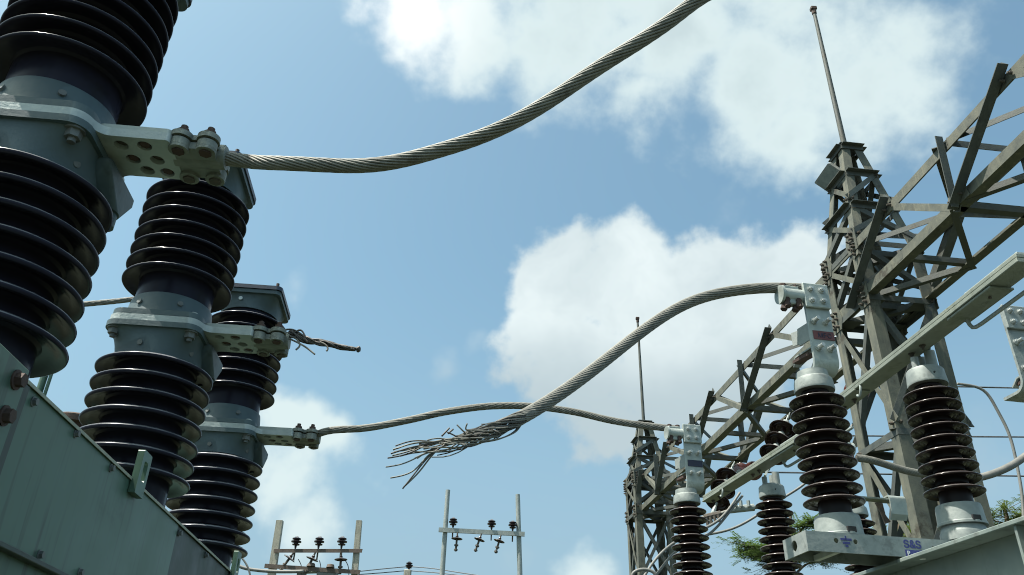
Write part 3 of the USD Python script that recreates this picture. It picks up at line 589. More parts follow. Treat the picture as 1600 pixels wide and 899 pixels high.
ZC = 0.641   # top of a fixed post's cap
def contact(label, loc, side, plate_m, text=None, worn=False):
    """upright contact: bent pad, lug plate with a barrel cable clamp on one side, jaw behind"""
    t = thing('isolator_contact', label, 'terminal contact', loc + V(0, 0, ZC), YAW_P, None)
    m = 'galv' if worn else 'aluminium'
    # pad: foot, bend, upright
    x0, x1 = (-.008, .096) if side < 0 else (-.096, .008)
    prof = [(.075, 0.0)] + [(-.0 - .045 * math.sin(a), .045 - .045 * math.cos(a)) for a in np.linspace(0, math.pi / 2, 8)] + [(-.045, .375)]
    c = np.array(prof); nrm = np.gradient(c, axis=0); nrm = np.c_[-nrm[:, 1], nrm[:, 0]]; nrm /= np.linalg.norm(nrm, axis=1)[:, None]
    poly = Polygon(np.vstack([c + nrm * .006, (c - nrm * .006)[::-1]])).buffer(0)
    g = ext(poly, x0, x1); T = np.zeros((4, 4)); T[1, 0] = T[2, 1] = T[0, 2] = T[3, 3] = 1; g.apply_transform(T); g.fix_normals()
    pad = part(t, 'contact_pad', g, m, 25)
    part(t, 'foot_bolt', screw((.03 * -side, .03, .007), (0, 0, 1), .013), 'bolt')
    yf = -.051
    lugp = part(t, 'clamp_lug', bx(x0 - .004, x1 + .003, yf - .014, yf - .0005, .268, .379, .003), m, 25)
    for dx in (.028, .076):
        for z in (.298, .350): part(lugp, 'bolt', cat([rod((x0 + dx, yf - .014, z), (x0 + dx, yf - .017, z), .014, 16), rod((x0 + dx, yf - .017, z), (x0 + dx, yf - .027, z), .0105, 6), rod((x0 + dx, yf - .027, z), (x0 + dx, yf - .031, z), .006, 8)]), 'bolt')
    for dx in (.026, .076):
        for z in (.090, .208): part(pad, 'bolt', cat([rod((x0 + dx, yf, z), (x0 + dx, yf - .004, z), .015, 16), rod((x0 + dx, yf - .004, z), (x0 + dx, yf - .013, z), .0125, 6), rod((x0 + dx, yf - .012, z), (x0 + dx + .002, yf - .036, z + .001), .0085, 10)]), 'bolt')
    if plate_m:
        pp = part(t, 'name_plate', bx(x0 + .012, x1 - .002, yf - .003, yf - .0005, .128, .166, .0005), plate_m, False)
        if text:
            tm = meshkit.text_mesh(text, .020, .0012); tm.apply_transform(trimesh.transformations.rotation_matrix(math.pi / 2, (1, 0, 0)))
            wd = tm.bounds[1, 0] - tm.bounds[0, 0]
            part(pp, 'lettering', shift(tm, (x0 + x1) / 2 + .006 - wd / 2, yf - .0032, .137), 'navy', False)
    # barrel clamp
    xc = x0 - .003 if side < 0 else x1 + .003; s = side
    zb = .325
    cl = part(t, 'barrel_clamp', cat([rod((xc, -.035, zb), (xc + s * .085, -.035, zb), .030, 28), rod((xc + s * .085, -.035, zb), (xc + s * .096, -.035, zb), .040, 28), bx(min(xc + s * .012, xc + s * .085), max(xc + s * .012, xc + s * .085), -.052, -.018, zb - .045, zb + .040, .004)]), 'aluminium')
    for dx in (.024, .074):
        part(cl, 'bolt', cat([rod((xc + s * dx, -.035, zb + .034), (xc + s * dx, -.035, zb + .050), .0155, 6), rod((xc + s * dx, -.035, zb + .048), (xc + s * dx, -.035, zb + .053), .010, 10)]), 'rust')
        part(cl, 'bolt', cat([rod((xc + s * dx, -.058, zb - .030), (xc + s * dx, -.046, zb - .030), .013, 6), rod((xc + s * dx, -.052, zb - .062), (xc + s * dx, -.046, zb - .04), .014, 6), rod((xc + s * (dx + .012), -.035, zb - .068), (xc + s * dx, -.035, zb - .04), .014, 6)]), 'rust')
    # jaw behind the pad
    xj = x0 if side < 0 else x1
    part(t, 'jaw', [bar((xj - s * .002, -.04, .165), (xj + s * .010, .02, .165), .075, .005, (1, 0, 0)), bar((xj + s * .010, .02, .165), (xj + s * .026, .045, .165), .06, .005, (1, .3, 0)),
                    bar((xj - s * .02, -.03, .10), (xj - s * .005, .07, .10), .030, .006, (0, 0, 1)), bar((xj - s * .005, .07, .10), (xj - s * .01, .10, .07), .030, .006, (0, 0, 1))], 'galv', 25)
    part(t, 'jaw_spring', [bar((xj - s * .01, -.02, .075), (xj + s * .004, .08, .08), .034, .012, (0, .0, 1))], 'rust', 25)
    return t
contact('upright aluminium contact with a maroon plate on the nearest post, gripping the broken cable', R1, -1, 'maroon', 'MFC')
contact('upright aluminium contact with a navy plate on the smaller post, holding the arched cable', F1, -1, 'navy')
contact('grey worn contact cut by the right edge of the picture, above the big beam', R3 + V(-.045, -.02, .0), 1, None, None, True)
fc = contact('contact mostly hidden behind the maroon-plated post, brown clamp showing on its right', F3 + V(-.06, 0, 0), 1, None)
# side strap of that contact: flat bar ending in a folded catch
O = ORIGIN[fc]
part(fc, 'strap', bx(-.02, .315, -.03, .035, .030, .042, .002), 'blade', 25)
cp = [(.0, -.0)] + [(.02 - .02 * math.cos(a), .02 * math.sin(a)) for a in np.linspace(.3, math.pi / 2, 6)] + [(.075, .022)] + [(.075 + .018 * math.sin(a), .004 + .018 * math.cos(a)) for a in np.linspace(.2, math.pi / 2, 6)] + [(.093, -.03), (.085, -.085), (.062, -.115)]
c = np.array(cp); nrm = np.gradient(c, axis=0); nrm = np.c_[-nrm[:, 1], nrm[:, 0]]; nrm /= np.linalg.norm(nrm, axis=1)[:, None]
g = ext(Polygon(np.vstack([c + nrm * .004, (c - nrm * .004)[::-1]])).buffer(0), 0, .105); T = np.eye(4); T[:3, 0], T[:3, 1], T[:3, 2], T[:3, 3] = (0, -1, 0), (0, 0, 1), (-1, 0, 0), (.395, .06, .036); g.apply_transform(T); g.fix_normals()
part(fc, 'catch', g, 'aluminium', 25)
part(fc, 'strap_bracket', plate(V(.265, .05, -.008), V(1, 0, 0), V(0, 0, 1), Polygon([(-.02, .04), (.03, .05), (.035, -.03), (.06, -.07), (.02, -.085), (.005, -.02)]), .006), 'dark_bolt', 25)

# blades on the turning posts
def blade(label, p_far, p_near, z, w, group):
    t = thing('disconnector_busbar', label, 'switch blade', (p_far[0], p_far[1], z)); o = ORIGIN[t]  # the moving isolator blade itself, not a fixed busbar
    d = V(p_near[0] - p_far[0], p_near[1] - p_far[1], 0); L = np.linalg.norm(d); yaw = math.atan2(d[1], d[0]); R = lambda g: spin(g, yaw)
    part(t, 'lower_bar', R(bx(0, L, -w / 2, w / 2, 0, .017, .002)), 'blade', 20)
    part(t, 'upper_bar', R(bx(.0, L, -w / 2 + .002, w / 2 - .002, .0185, .034, .002)), 'blade', 20)
    part(t, 'end_pad', R(bx(.0, .26, -w / 2 - .006, w / 2 - .02, -.008, -.0005, .002)), 'blade', 20)
    part(t, 'end_pad', R(bx(L - .42, L - .16, -w / 2 + .006, w / 2 + .008, -.010, -.0005, .002)), 'blade', 20)
    part(t, 'contact_finger', R(bx(L - .30, L - .005, -w / 2 + .012, w / 2 - .012, .0345, .044, .002)), 'aluminium', 20)
    hs = [V(L - .40, w * .30, -.006), V(L - .40, w * .38, -.030), V(L - .395, w * .42, -.043), V(L - .380, w * .45, -.049), V(L - .35, w * .47, -.050), V(L - .1, w * .52, -.046), V(L + .25, w * .58, -.040)]
    part(t, 'arcing_rod', R(tube(np.array(hs), .0075, 10)), 'tube')
    for u in (.06, .16, L / 2 - .04, L / 2 + .04, L - .22): part(t, 'bolt', R(screw((u, 0.0, -.008 if u < .3 else 0), (0, 0, -1), .010, .008, .01)), 'dark_bolt')
    hk = [V(.30, -w * .45, -.0), V(.30, -w * .5, -.03), V(.285, -w * .5, -.045), V(.268, -w * .5, -.035)]
    part(t, 'hook', R(tube(curve(hk, 16), .006, 8)), 'tube')
    return t
zb = R2[2] + .127 + .055 + .432 + .078 + .070
pfar = atz(1322, 636, zb + .02); pnear_dir = atz(1600, 418, zb + .034); dd = pnear_dir - pfar; dd /= np.linalg.norm(dd)
sd = V(dd[1], -dd[0], 0)   # to the right of the blade
BW = .092
blade('nearer long pale green switch blade running from the right edge to behind the maroon-plated post', pfar + sd * BW / 2, pfar + sd * BW / 2 + dd * 1.38, zb, BW, None)
zb2 = S1[2] + .127 + .055 + .432 + .078 + .070
pf2 = atz(1118, 780, zb2 + .02); pn2 = atz(1243, 699, zb2 + .03); d2 = pn2 - pf2; d2[2] = 0; d2 /= np.linalg.norm(d2); s2 = V(d2[1], -d2[0], 0)
blade('farther long pale green switch blade ending at the dark disc insulators', pf2 + s2 * BW / 2, pf2 + s2 * BW / 2 + d2 * 1.34, zb2, BW, None)

# base channel under the nearest posts
ch = thing('base_channel', 'light grey base channel with blue earth symbols and blue lettering under the nearest post', 'steel channel', (R1[0], R1[1], 2.22), YAW_P)
zc0, zc1 = 0.004, .0715
x0, x1 = -.172, 1.25
hole = lambda x, z, r=.0085: Point(x, z).buffer(r, 8)
frontp = sbox(x0, zc0, x1, zc1).difference(unary_union([hole(-.068, .044), hole(.004, .044), hole(.30, .04, .007)]))
part(ch, 'front_web', plate(V(0, -.082, 0), V(1, 0, 0), V(0, 0, 1), frontp, .006), 'galv', 20)
part(ch, 'rear_web', bx(x0, x1, .078, .084, zc0, zc1, .001), 'galv', 20)
part(ch, 'top_flange', bx(x0, x1, -.079, .081, zc1 - .006, zc1 + .0005, .001), 'galv', 20)
part(ch, 'end_plate', plate(V(x0 - .003, 0, 0), V(0, -1, 0), V(0, 0, 1), sbox(-.084, zc0 - .001, .085, zc1 + .001).difference(Point(-.005, .037).buffer(.019, 10)), .006), 'galv', 20)
for k, (xa, xb, zz) in enumerate(((-.052, -.010, .046), (-.045, -.018, .034), (-.037, -.026, .024))):
    part(ch, 'earth_mark', bx(xa, xb, -.0865, -.0851, zz, zz + .0075, .0002), 'ink', False)
part(ch, 'earth_mark', bx(-.034, -.029, -.0865, -.0851, .046, .062, .0002), 'ink', False)
tm = meshkit.text_mesh('S&S', .026, .0012, True); tm.apply_transform(trimesh.transformations.rotation_matrix(math.pi / 2, (1, 0, 0)))
tm = cat([tm, shift(tm, .0009, .0003, .0), shift(tm, .0004, .0002, .0006)])
part(ch, 'lettering', shift(tm, .185, -.0851, .036), 'ink', False)
part(ch, 'logo_box', bx(.187, .262, -.0862, -.0851, .006, .029, .0002), 'ink', False)
tm = meshkit.text_mesh('P', .0125, .0012, True); tm.apply_transform(trimesh.transformations.rotation_matrix(math.pi / 2, (1, 0, 0)))
part(ch, 'lettering', shift(tm, .193, -.0863, .012), 'pale', False)
part(ch, 'cross_tie', [bx(-.07, -.05, -.078, .078, zc0 + .002, zc0 + .022, .001)], 'pale', 20)
# the same channel under the far posts (only its foot shows through)
ch2 = thing('base_channel', 'distant grey base channel under the smaller posts, below the picture edge', 'steel channel', (F1[0], F1[1], 2.22), YAW_P)
part(ch2, 'channel_body', [bx(-.172, 1.25, -.085, -.079, .004, .0715), bx(-.172, 1.25, .079, .085, .004, .0715), bx(-.172, 1.25, -.0785, .0785, .065, .0718)], 'galv', 20)

# heavy beam below
bA, bB = atz(1600, 797, 2.216), atz(1420, 868, 2.216)
BD = V(-.160, .987, 0); BD /= np.linalg.norm(BD)
bm = thing('support_beam', 'heavy grey-green steel beam filling the bottom right corner', 'steel beam', (bB[0], bB[1], 0), math.atan2(-BD[0], BD[1]))
L0, L1, FW = -2.6, 1.15, .17
part(bm, 'top_flange', bx(0, FW, L0, L1, 2.203, 2.2165, .002), 'beam', 20)
part(bm, 'web', bx(FW / 2 - .006, FW / 2 + .006, L0, L1, 2.035, 2.2025, .001), 'beam', 20)
part(bm, 'bottom_flange', bx(0, FW, L0, L1, 2.0215, 2.0345, .002), 'beam', 20)
part(bm, 'hole', [rod((.035, -.02, 2.2025), (.035, -.02, 2.2010), .010, 16)], 'pale')
for y in (-.5, .34): part(bm, 'stiffener', bx(.008, FW / 2 - .006, y, y + .01, 2.0355, 2.2025, .001), 'beam', 20)
part(bm, 'bolt', screw((.04, .52, 2.203), (0, 0, -1), .014), 'bolt')
part(bm, 'leg_angle', ang((.02, .9, 0), (.02, .9, 2.02), .1, .01, (1, 0, 0), (0, -1, 0)), 'beam', False)
part(bm, 'leg_angle', ang((.02, -2.5, 0), (.02, -2.5, 2.02), .1, .01, (1, 0, 0), (0, 1, 0)), 'beam', False)

# ---------------------------------------------------------------- lattice towers and beams
TC, TW = V(3.4039, 6.5782, 0), .626866
AL = -0.1143
TB, TA = V(math.sin(AL), math.cos(AL), 0), V(math.cos(AL), -math.sin(AL), 0)
ZU, ZL, SPAN, ZTOP = 4.1575 + 1.6, 3.587 + 1.6, 7.509, 7.07
UPZ = V(0, 0, 1)
def tp(C, sa, sb, z, w=TW): return C + TA * sa * w / 2 + TB * sb * w / 2 + V(0, 0, z)
def tower(label, C, ztop, rod_top, lamp):
    t = thing('lattice_tower', label, 'lattice tower', C); o = C
    P = lambda *a: tp(C, *a) - o
    wt = .20
    bolts = []
    def bolt(p, n, q=1):
        n = np.asarray(n, float) / np.linalg.norm(n); bolts.append(rod(p, p + n * .022, .014, 6)); bolts.append(rod(p + n * .02, p + n * .036, .008, 6))
    for sa in (-1, 1):
        for sb in (-1, 1):
            part(t, 'leg', ang(P(sa, sb, 0), P(sa, sb, ZU + .06), .11, .010, -sa * TA, -sb * TB), 'weathered', False)
            part(t, 'upper_leg', ang(P(sa, sb, ZU - .16, TW + .022), P(sa, sb, ztop, wt), .085, .009, -sa * TA, -sb * TB), 'weathered', False)
            for z in np.arange(ZU - .14, ZU + .06, .042): bolt(P(sa, sb, z, TW + .02) - sa * TA * .05, sb * TB); bolt(P(sa, sb, z, TW + .02) - sb * TB * .05, sa * TA)
    # face bracing: below the beam, and tapering above it
    levels = [(.3, 1.55, TW, TW), (1.55, 2.75, TW, TW), (2.75, 3.95, TW, TW), (3.95, ZL, TW, TW), (ZL + .02, ZU, TW, TW)]
    hi = [ZU + .02, ZU + (ztop - ZU) * .36, ZU + (ztop - ZU) * .70]
    wz = lambda z: TW if z <= ZU else TW + (wt - TW) * (z - ZU) / (ztop - ZU)
    for z0, z1 in zip(hi[:-1], hi[1:]): levels.append((z0, z1, wz(z0), wz(z1)))
    for k, (z0, z1, w0, w1) in enumerate(levels):
        for f, (n, s1, s2) in enumerate(((-TA, (-1, -1), (-1, 1)), (TA, (1, -1), (1, 1)), (-TB, (-1, -1), (1, -1)), (TB, (-1, 1), (1, 1)))):
            a0, a1, b0, b1 = P(*s1, z0 + .05, w0), P(*s1, z1 - .03, w1), P(*s2, z0 + .05, w0), P(*s2, z1 - .03, w1)
            off = n * .002
            part(t, 'diagonal', ang(a0 + off, b1 + off, .05, .006, UPZ, n if f % 2 else -n), 'weathered_grey' if f != 0 else 'weathered', False)
            if k < 5 or (k + f) % 2: part(t, 'diagonal', ang(b0 - n * .012, a1 - n * .012, .05, .006, UPZ, -n), 'weathered_grey', False)
            part(t, 'strut', ang(P(*s1, z1, w1) + off * 2, P(*s2, z1, w1) + off * 2, .055, .006, -UPZ, n if k >= 5 else -n), 'weathered_grey', False)
            bolt(a0 + n * .004 - (a0 - b0) * .06, n); bolt(b1 + n * .004 - (b1 - a1) * .06, n)
    for z in (ZL, ZU):
        for sa in (-1, 1):
            for sb in (-1, 1):
                o2 = Polygon([(-.02, -.10), (.13, -.10), (.17, .0), (.13, .12), (-.02, .12)])
                part(t, 'gusset_plate', plate(P(sa, sb, z) + sa * TA * .004, -sb * TB, UPZ, o2, .007), 'weathered', False)
                for u, v2 in ((.03, -.06), (.03, .02), (.03, .08), (.09, -.06), (.09, .02), (.09, .08)): bolt(P(sa, sb, z) + sa * TA * .008 - sb * TB * u + UPZ * v2, sa * TA)
    for z in (ZL - .02, ZU - .03, ZL - 1.24):
        part(t, 'diaphragm', ang(P(-1, -1, z), P(1, 1, z), .06, .006, UPZ, TB), 'weathered_grey', False); part(t, 'diaphragm', ang(P(-1, 1, z - .012), P(1, -1, z - .012), .06, .006, UPZ, TB), 'weathered_grey', False)
    for sa, sb in ((-1, -1), (1, 1), (1, -1), (-1, 1)):
        part(t, 'corner_plate', plate(P(sa, sb, ZL - .03) - sa * TA * .09 - sb * TB * .09, TA, TB, sbox(-.085, -.085, .085, .085), .008), 'weathered_grey', False)
    part(t, 'top_plate', bx(-.125, .125, -.125, .125, ztop, ztop + .012, .002).apply_transform(trimesh.transformations.rotation_matrix(-AL, (0, 0, 1))), 'weathered_grey', False)
    for sa in (-1, 1): part(t, 'top_collar', ang(P(sa, -1, ztop - .012, wt + .03), P(sa, 1, ztop - .012, wt + .03), .05, .006, -UPZ, sa * TA), 'weathered_grey', False)
    for sb in (-1, 1): part(t, 'top_collar', ang(P(-1, sb, ztop - .014, wt + .03), P(1, sb, ztop - .014, wt + .03), .05, .006, -UPZ, sb * TB), 'weathered_grey', False)
    lr = part(t, 'lightning_rod', [rod((0, 0, ztop), (0, 0, rod_top), .030, 14, .020)], 'weathered_grey')
    part(lr, 'rod_tip', [bx(-.034, .034, -.03, .03, rod_top, rod_top + .045, .006), rod((0, 0, rod_top - .06), (0, 0, rod_top), .027, 10)], 'rust')
    part(t, 'bolts', bolts, 'dark_bolt', False, kind='stuff')
    return t
FC = TC + TB * SPAN - TA * .10
tower('tall lattice tower at the right with a floodlight and a long lightning rod', TC, ZTOP, 1.6 + 7.55, True)
tower('distant lattice tower with a thin lightning rod, right of the arched cable end', FC, ZTOP - .22, 1.6 + 7.36, False)
# floodlight on the near tower
wf = TW + (.2 - TW) * .62
fp = tp(TC, -1, 1, ZU + (ZTOP - ZU) * .66, wf)
fl = thing('floodlight', 'small square floodlight clamped near the top of the tall lattice tower', 'floodlight', fp + V(.03, -.10, .13))
nl = ray(1298, 273); nl = -nl / np.linalg.norm(nl) + V(-.5, .0, -.35); nl /= np.linalg.norm(nl); e1 = np.cross(UPZ, nl); e1 /= np.linalg.norm(e1); e2 = np.cross(nl, e1)
rot = .5; e1, e2 = e1 * math.cos(rot) + e2 * math.sin(rot), e2 * math.cos(rot) - e1 * math.sin(rot)
part(fl, 'lamp_housing', plate(V(0, 0, 0), e1, e2, rsq(.125, .015), .07), 'lampgrey', 25)
part(fl, 'lamp_glass', plate(nl * .037, e1, e2, rsq(.106, .01), .006), 'glass', 25)
part(fl, 'bracket', [bar(-e1 * .11 + nl * 0, V(.10, .06, -.12) - e1 * .06, .03, .006, nl), bar(e1 * .11, V(.10, .06, -.12), .03, .006, nl), bar(V(.02, 0, -.13), V(.16, .10, -.12), .05, .012, UPZ)], 'weathered_grey', False)

def lattice(label, fl_nodes, fu_nodes, s0, s1, first):
    base = TC + TB * s0
    t = thing('lattice_beam', label, 'lattice beam', base + V(0, 0, ZL)); o = ORIGIN[t]
    c4 = {'FU': lambda s: tp(TC, -1, 0, ZU) + TB * s, 'FL': lambda s: tp(TC, -1, 0, ZL) + TB * s, 'RU': lambda s: tp(TC, 1, 0, ZU) + TB * s, 'RL': lambda s: tp(TC, 1, 0, ZL) + TB * s}
    bolts = []
    def bolt(p, n): n = np.asarray(n, float) / np.linalg.norm(n); bolts.append(rod(p, p + n * .02, .013, 6)); bolts.append(rod(p + n * .018, p + n * .034, .008, 6))
    for k, (zd, a) in dict(FU=(-UPZ, TA), FL=(UPZ, TA), RU=(-UPZ, -TA), RL=(UPZ, -TA)).items():
        part(t, 'chord', ang(c4[k](s0) - o, c4[k](s1) - o, .086, .009, zd, a), 'weathered', False)
    def mem(name, k0, u, k1, v, n_in, n_out, leg=.065, off=V(0, 0, 0), m='weathered_grey', ext_=.0):
        p, q = c4[k0](u) + off, c4[k1](v) + off; d = (q - p) / np.linalg.norm(q - p)
        part(t, name, ang(p - d * ext_ - o, q + d * ext_ - o, leg, .007, n_in, n_out), m, False)
    seq = sorted([(s, 'L') for s in fl_nodes] + [(s, 'U') for s in fu_nodes])
    for side, out in (('F', -TA), ('R', TA)):
        for (sa, ka), (sb, kb) in zip(seq[:-1], seq[1:]):
            if ka == kb: continue
            u, v = (sa, sb) if ka == 'L' else (sb, sa)     # lower, upper
            dark = (v < u)                                  # rises towards the near end
            if dark: mem('diagonal', side + 'L', u, side + 'U', v, TB, out, .08, out * .010 + UPZ * .0, 'weathered_grey', .05)
            else: mem('diagonal', side + 'L', u, side + 'U', v, -UPZ, -out, .06, out * .001, 'weathered', .0)
        for s in fl_nodes:
            if abs(s) < .35: continue
            mem('post', side + 'L', s, side + 'U', s - .04, TB, out, .06, out * .018, 'weathered_grey', .03)
            gp = plate(c4[side + 'L'](s) + out * .006 - o, TB, UPZ, Polygon([(-.12, .0), (.12, .0), (.10, .12), (-.10, .12)]), .007)
            part(t, 'gusset_plate', gp, 'weathered', False)
            for u_ in (-.06, 0, .06): bolt(c4[side + 'L'](s + u_) + out * .02 + UPZ * .05 - o, out)
        for s in fu_nodes:
            for u_ in (-.04, .04): bolt(c4[side + 'U'](s + u_) + out * .012 - UPZ * .05 - o, out)
    fn = sorted(fl_nodes)
    for i, s in enumerate(fn):
        mem('strut', 'FU', s - .05, 'RU', s - .05, TB, -UPZ, .06)
        mem('strut', 'FL', s + .03, 'RL', s + .03, TB, UPZ, .06)
    for i, (a, b) in enumerate(zip(fn[:-1], fn[1:])):
        mid = (a + b) / 2
        mem('brace', 'FL', a + .05, 'RL', mid, TB, UPZ, .05, V(0, 0, -.004)); mem('brace', 'RL', mid, 'FL', b - .05, TB, UPZ, .05, V(0, 0, -.004))
        mem('brace', 'FU', a + .05, 'RU', mid, TB, -UPZ, .05, V(0, 0, .012)); mem('brace', 'RU', mid, 'FU', b - .05, TB, -UPZ, .05, V(0, 0, .012))
        mem('strut', 'FL', mid, 'RL', mid, TB, UPZ, .05, V(0, 0, .01))
    part(t, 'bolts', bolts, 'dark_bolt', False, kind='stuff')
    return t
lattice('near lattice beam running from the tall tower out past the right edge', [-5.0, -3.28, -1.68, -.12], [-4.15, -2.45, -.886], -5.2, TW / 2 + .02, True)
lattice('far lattice beam between the tall tower and the distant tower', [.62, 2.48, 4.32, 6.11, 7.42], [1.60, 3.465, 5.53, 6.95], TW / 2 + .03, SPAN + TW / 2, False)

# ---------------------------------------------------------------- disc insulator strings
def disc(R=.128, n=40):
    return lathe([(0.0, .075), (.030, .074), (.038, .06), (.040, .03), (.055, .022), (R * .8, .010), (R, -.006), (R + .003, -.014), (R - .006, -.02), (R * .8, -.004), (R * .72, -.016), (R * .62, -.002), (R * .5, -.014), (R * .38, .0), (.028, .0), (.022, -.03), (.0, -.032)][::-1], n)
def string(label, p0, p1, n, m, group, R=.128):
    """cap-and-pin discs hung from p0 towards p1"""
    t = thing('insulator_string', label, 'insulator string', p0, 0, group); d = p1 - p0; L = np.linalg.norm(d); d /= L
    T = trimesh.geometry.align_vectors((0, 0, -1), d)
    part(t, 'shackle', [rod(V(0, 0, 0), d * .10, .012, 8), bar(d * -.03, d * .06, .05, .01, (1, 0, 0))], 'galv')
    pitch = (L - .14) / n
    for i in range(n):
        g = disc(R); g.apply_transform(T); g.apply_translation(d * (.14 + pitch * (i + .35)))
        dd_ = part(t, 'disc', g, m, 40)
        cp_ = lathe([(.0, .0), (.042, .0), (.044, .05), (.034, .078), (.012, .082)], 24); cp_.apply_transform(T); cp_.apply_translation(d * (.14 + pitch * (i + .35) - .012 * 0)); cp_.apply_translation(-d * .03)
        part(dd_, 'cap', cp_, 'galv', 40)
        part(dd_, 'pin', rod(d * (.14 + pitch * (i + .35)), d * (.14 + pitch * (i + 1.0)), .013, 8), 'galv')
    part(t, 'strain_clamp', [rod(d * (L - .02), d * (L + .10), .02, 8), bar(d * (L + .06), d * (L + .20), .06, .02, (1, 0, 0))], 'galv')
    return t
def TL(s, face_, z): return tp(TC, face_, 0, z) + TB * s
string('string of dark discs hanging under the far beam just left of the maroon-plated post', aty(1232, 650, 7.55), aty(1204, 722, 7.35), 3, 'porcelain_brown', None)
string('string of dark discs under the far beam beside the end of the far blade', aty(1146, 726, 8.6), aty(1116, 796, 8.3), 3, 'porcelain_brown', None)
string('pair of reddish discs edge-on behind the tall tower legs', aty(1333, 601, 8.0), aty(1333, 601, 8.0) + V(.27, .47, .03), 2, 'porcelain_red', None)
string('pair of small reddish discs edge-on beyond the far beam', aty(1146, 741, 10.3), aty(1188, 734, 11.4), 2, 'porcelain_red', None)

# ---------------------------------------------------------------- jumpers, wires
def line(name, label, pts, r, m, cat_, n=40, grp=None, sides=8):
    P = curve(pts, n); t = thing(name, label, cat_, P[0], 0, grp); part(t, 'conductor', tube(P - P[0], r, sides), m, True); return t
for lab, pts in (('upper of two pale jumper cables slanting down left behind the navy-plated post', [(1156, 770), (1120, 815), (1085, 832), (1048, 852), (1020, 880), (1004, 905)]),
                 ('lower of two pale jumper cables slanting down left behind the navy-plated post', [(1160, 775), (1140, 800), (1106, 836), (1054, 864), (1024, 900), (1010, 915)])):
    line('jumper_cable', lab, [aty(x, y, 7.6 - .004 * (1160 - x)) for x, y in pts], .012, 'hose', 'cable')
line('jumper_cable', 'pale jumper cable drooping from the lower-left discs behind the distant post', [aty(x, y, 7.8) for x, y in ((1102, 836), (1142, 827), (1182, 806), (1219, 781), (1252, 760), (1290, 722), (1335, 660))], .012, 'hose', 'cable')
j = line('jumper_cable', 'short dark jumper with a bolted connector left of the distant post', [aty(x, y, 8.1) for x, y in ((1085, 812), (1104, 808), (1125, 803), (1148, 796), (1178, 793), (1210, 792))], .018, 'conductor', 'cable')
o = ORIGIN[j]
part(j, 'connector', [rod(aty(1140, 797, 8.1) - o, aty(1178, 793, 8.1) - o, .035, 10)] + [hexb(aty(x, 792, 8.05) - o, (0, 0, 1), .018, .06) for x in (1150, 1158, 1170)], 'galv')
part(j, 'clamp', [rod(aty(1100, 809, 8.1) - o, aty(1126, 803, 8.1) - o, .032, 8)] + [hexb(aty(x, 811 - .3 * (x - 1100), 8.05) - o, (.1, 0, -1), .016, .07) for x in (1104, 1110, 1116, 1122)], 'dark_bolt')
rg = thing('jumper_loop', 'pale cable loop just cut by the bottom edge left of the navy-plated post', 'cable loop', aty(1006, 905, 7.0)); o = ORIGIN[rg]
part(rg, 'conductor', tube(np.array([aty(1006 + 18 * math.cos(a), 900 + 10 * math.sin(a), 7.0) - o for a in np.linspace(0, 2 * np.pi, 32)]), .014, 8), 'hose', True)
# cable leaving the hidden contact to the right, behind the turning post, then up
cable('stranded cable leaving the hidden contact and passing behind the post under the nearer blade', [aty(1338, 716, 4.7), aty(1358, 719, 4.7), aty(1400, 731, 4.72), aty(1446, 741, 4.74), aty(1500, 747, 4.75)], .022, 16, 90)
line('sheathed_cable', 'smooth grey cable rising to the right edge behind the post under the nearer blade', [aty(1480, 748, 4.76), aty(1520, 748, 4.76), aty(1550, 741, 4.76), aty(1578, 729, 4.77), aty(1605, 711, 4.8), aty(1640, 685, 4.8)], .022, 'hose', 'cable')
line('drop_wire', 'thin curved grey wire dropping past the horizontal wires at the right edge', [aty(x, y, 5.2) for x, y in ((1496, 600), (1512, 602), (1535, 609), (1556, 637), (1574, 672), (1588, 722), (1597, 775), (1600, 830))], .010, 'hose', 'wire')
for y0, y1, xa, w_ in ((604, 608, 1480, 'topmost'), (681, 683, 1310, 'middle'), (738, 745, 1190, 'lowest')):
    line('overhead_wire', f'{w_} of the three taut horizontal wires crossing behind the posts at the right', [aty(xa, y0 - .0 * xa, 12), aty((xa + 1700) / 2, (y0 + y1) / 2 + .5, 12), aty(1700, y1 + .6, 12)], .013, 'wire', 'wire', 12)

# ---------------------------------------------------------------- distant pole structures
def pin_ins(t, p, s=1.0):
    g = lathe([(0, .26), (.04, .255), (.06, .23), (.10, .215), (.10, .19), (.055, .18), (.06, .165), (.12, .15), (.12, .125), (.05, .11), (.05, .09), (.09, .08), (.085, .06), (.03, .05), (.025, .0)][::-1], 16); g.apply_scale(s)
    a = part(t, 'pin_insulator', shift(g, *p), 'porcelain_brown', 40)
    part(a, 'pin', [rod(p - V(0, 0, .30 * s), p + V(0, 0, .05 * s), .02, 6)], 'dark_bolt')
def susp(t, p, d, s=1.0):
    d = d / np.linalg.norm(d); g = disc(.15, 24); T = trimesh.geometry.align_vectors((0, 0, -1), d); g.apply_transform(T); g.apply_translation(p + d * .16)
    a = part(t, 'suspension_disc', g, 'porcelain_brown', 40)
    part(a, 'hanger', [rod(p, p + d * .12, .022, 6), rod(p + d * .16, p + d * .5, .03, 6), rod(p + d * .32, p + d * .36, .055, 8), rod(p + d * .44, p + d * .48, .05, 8)], 'dark_bolt')
def ground_ext(a, b): d = a - b; return a + (b - a) * (a[2] / (a[2] - b[2]))
Y1 = 20.0
t = thing('pole_structure', 'square concrete pole frame with two brown crossbars, standing at the left by the dark columns', 'pole structure', V(*aty(496, 880, Y1)[:2], 0)); o = ORIGIN[t]
tops = []
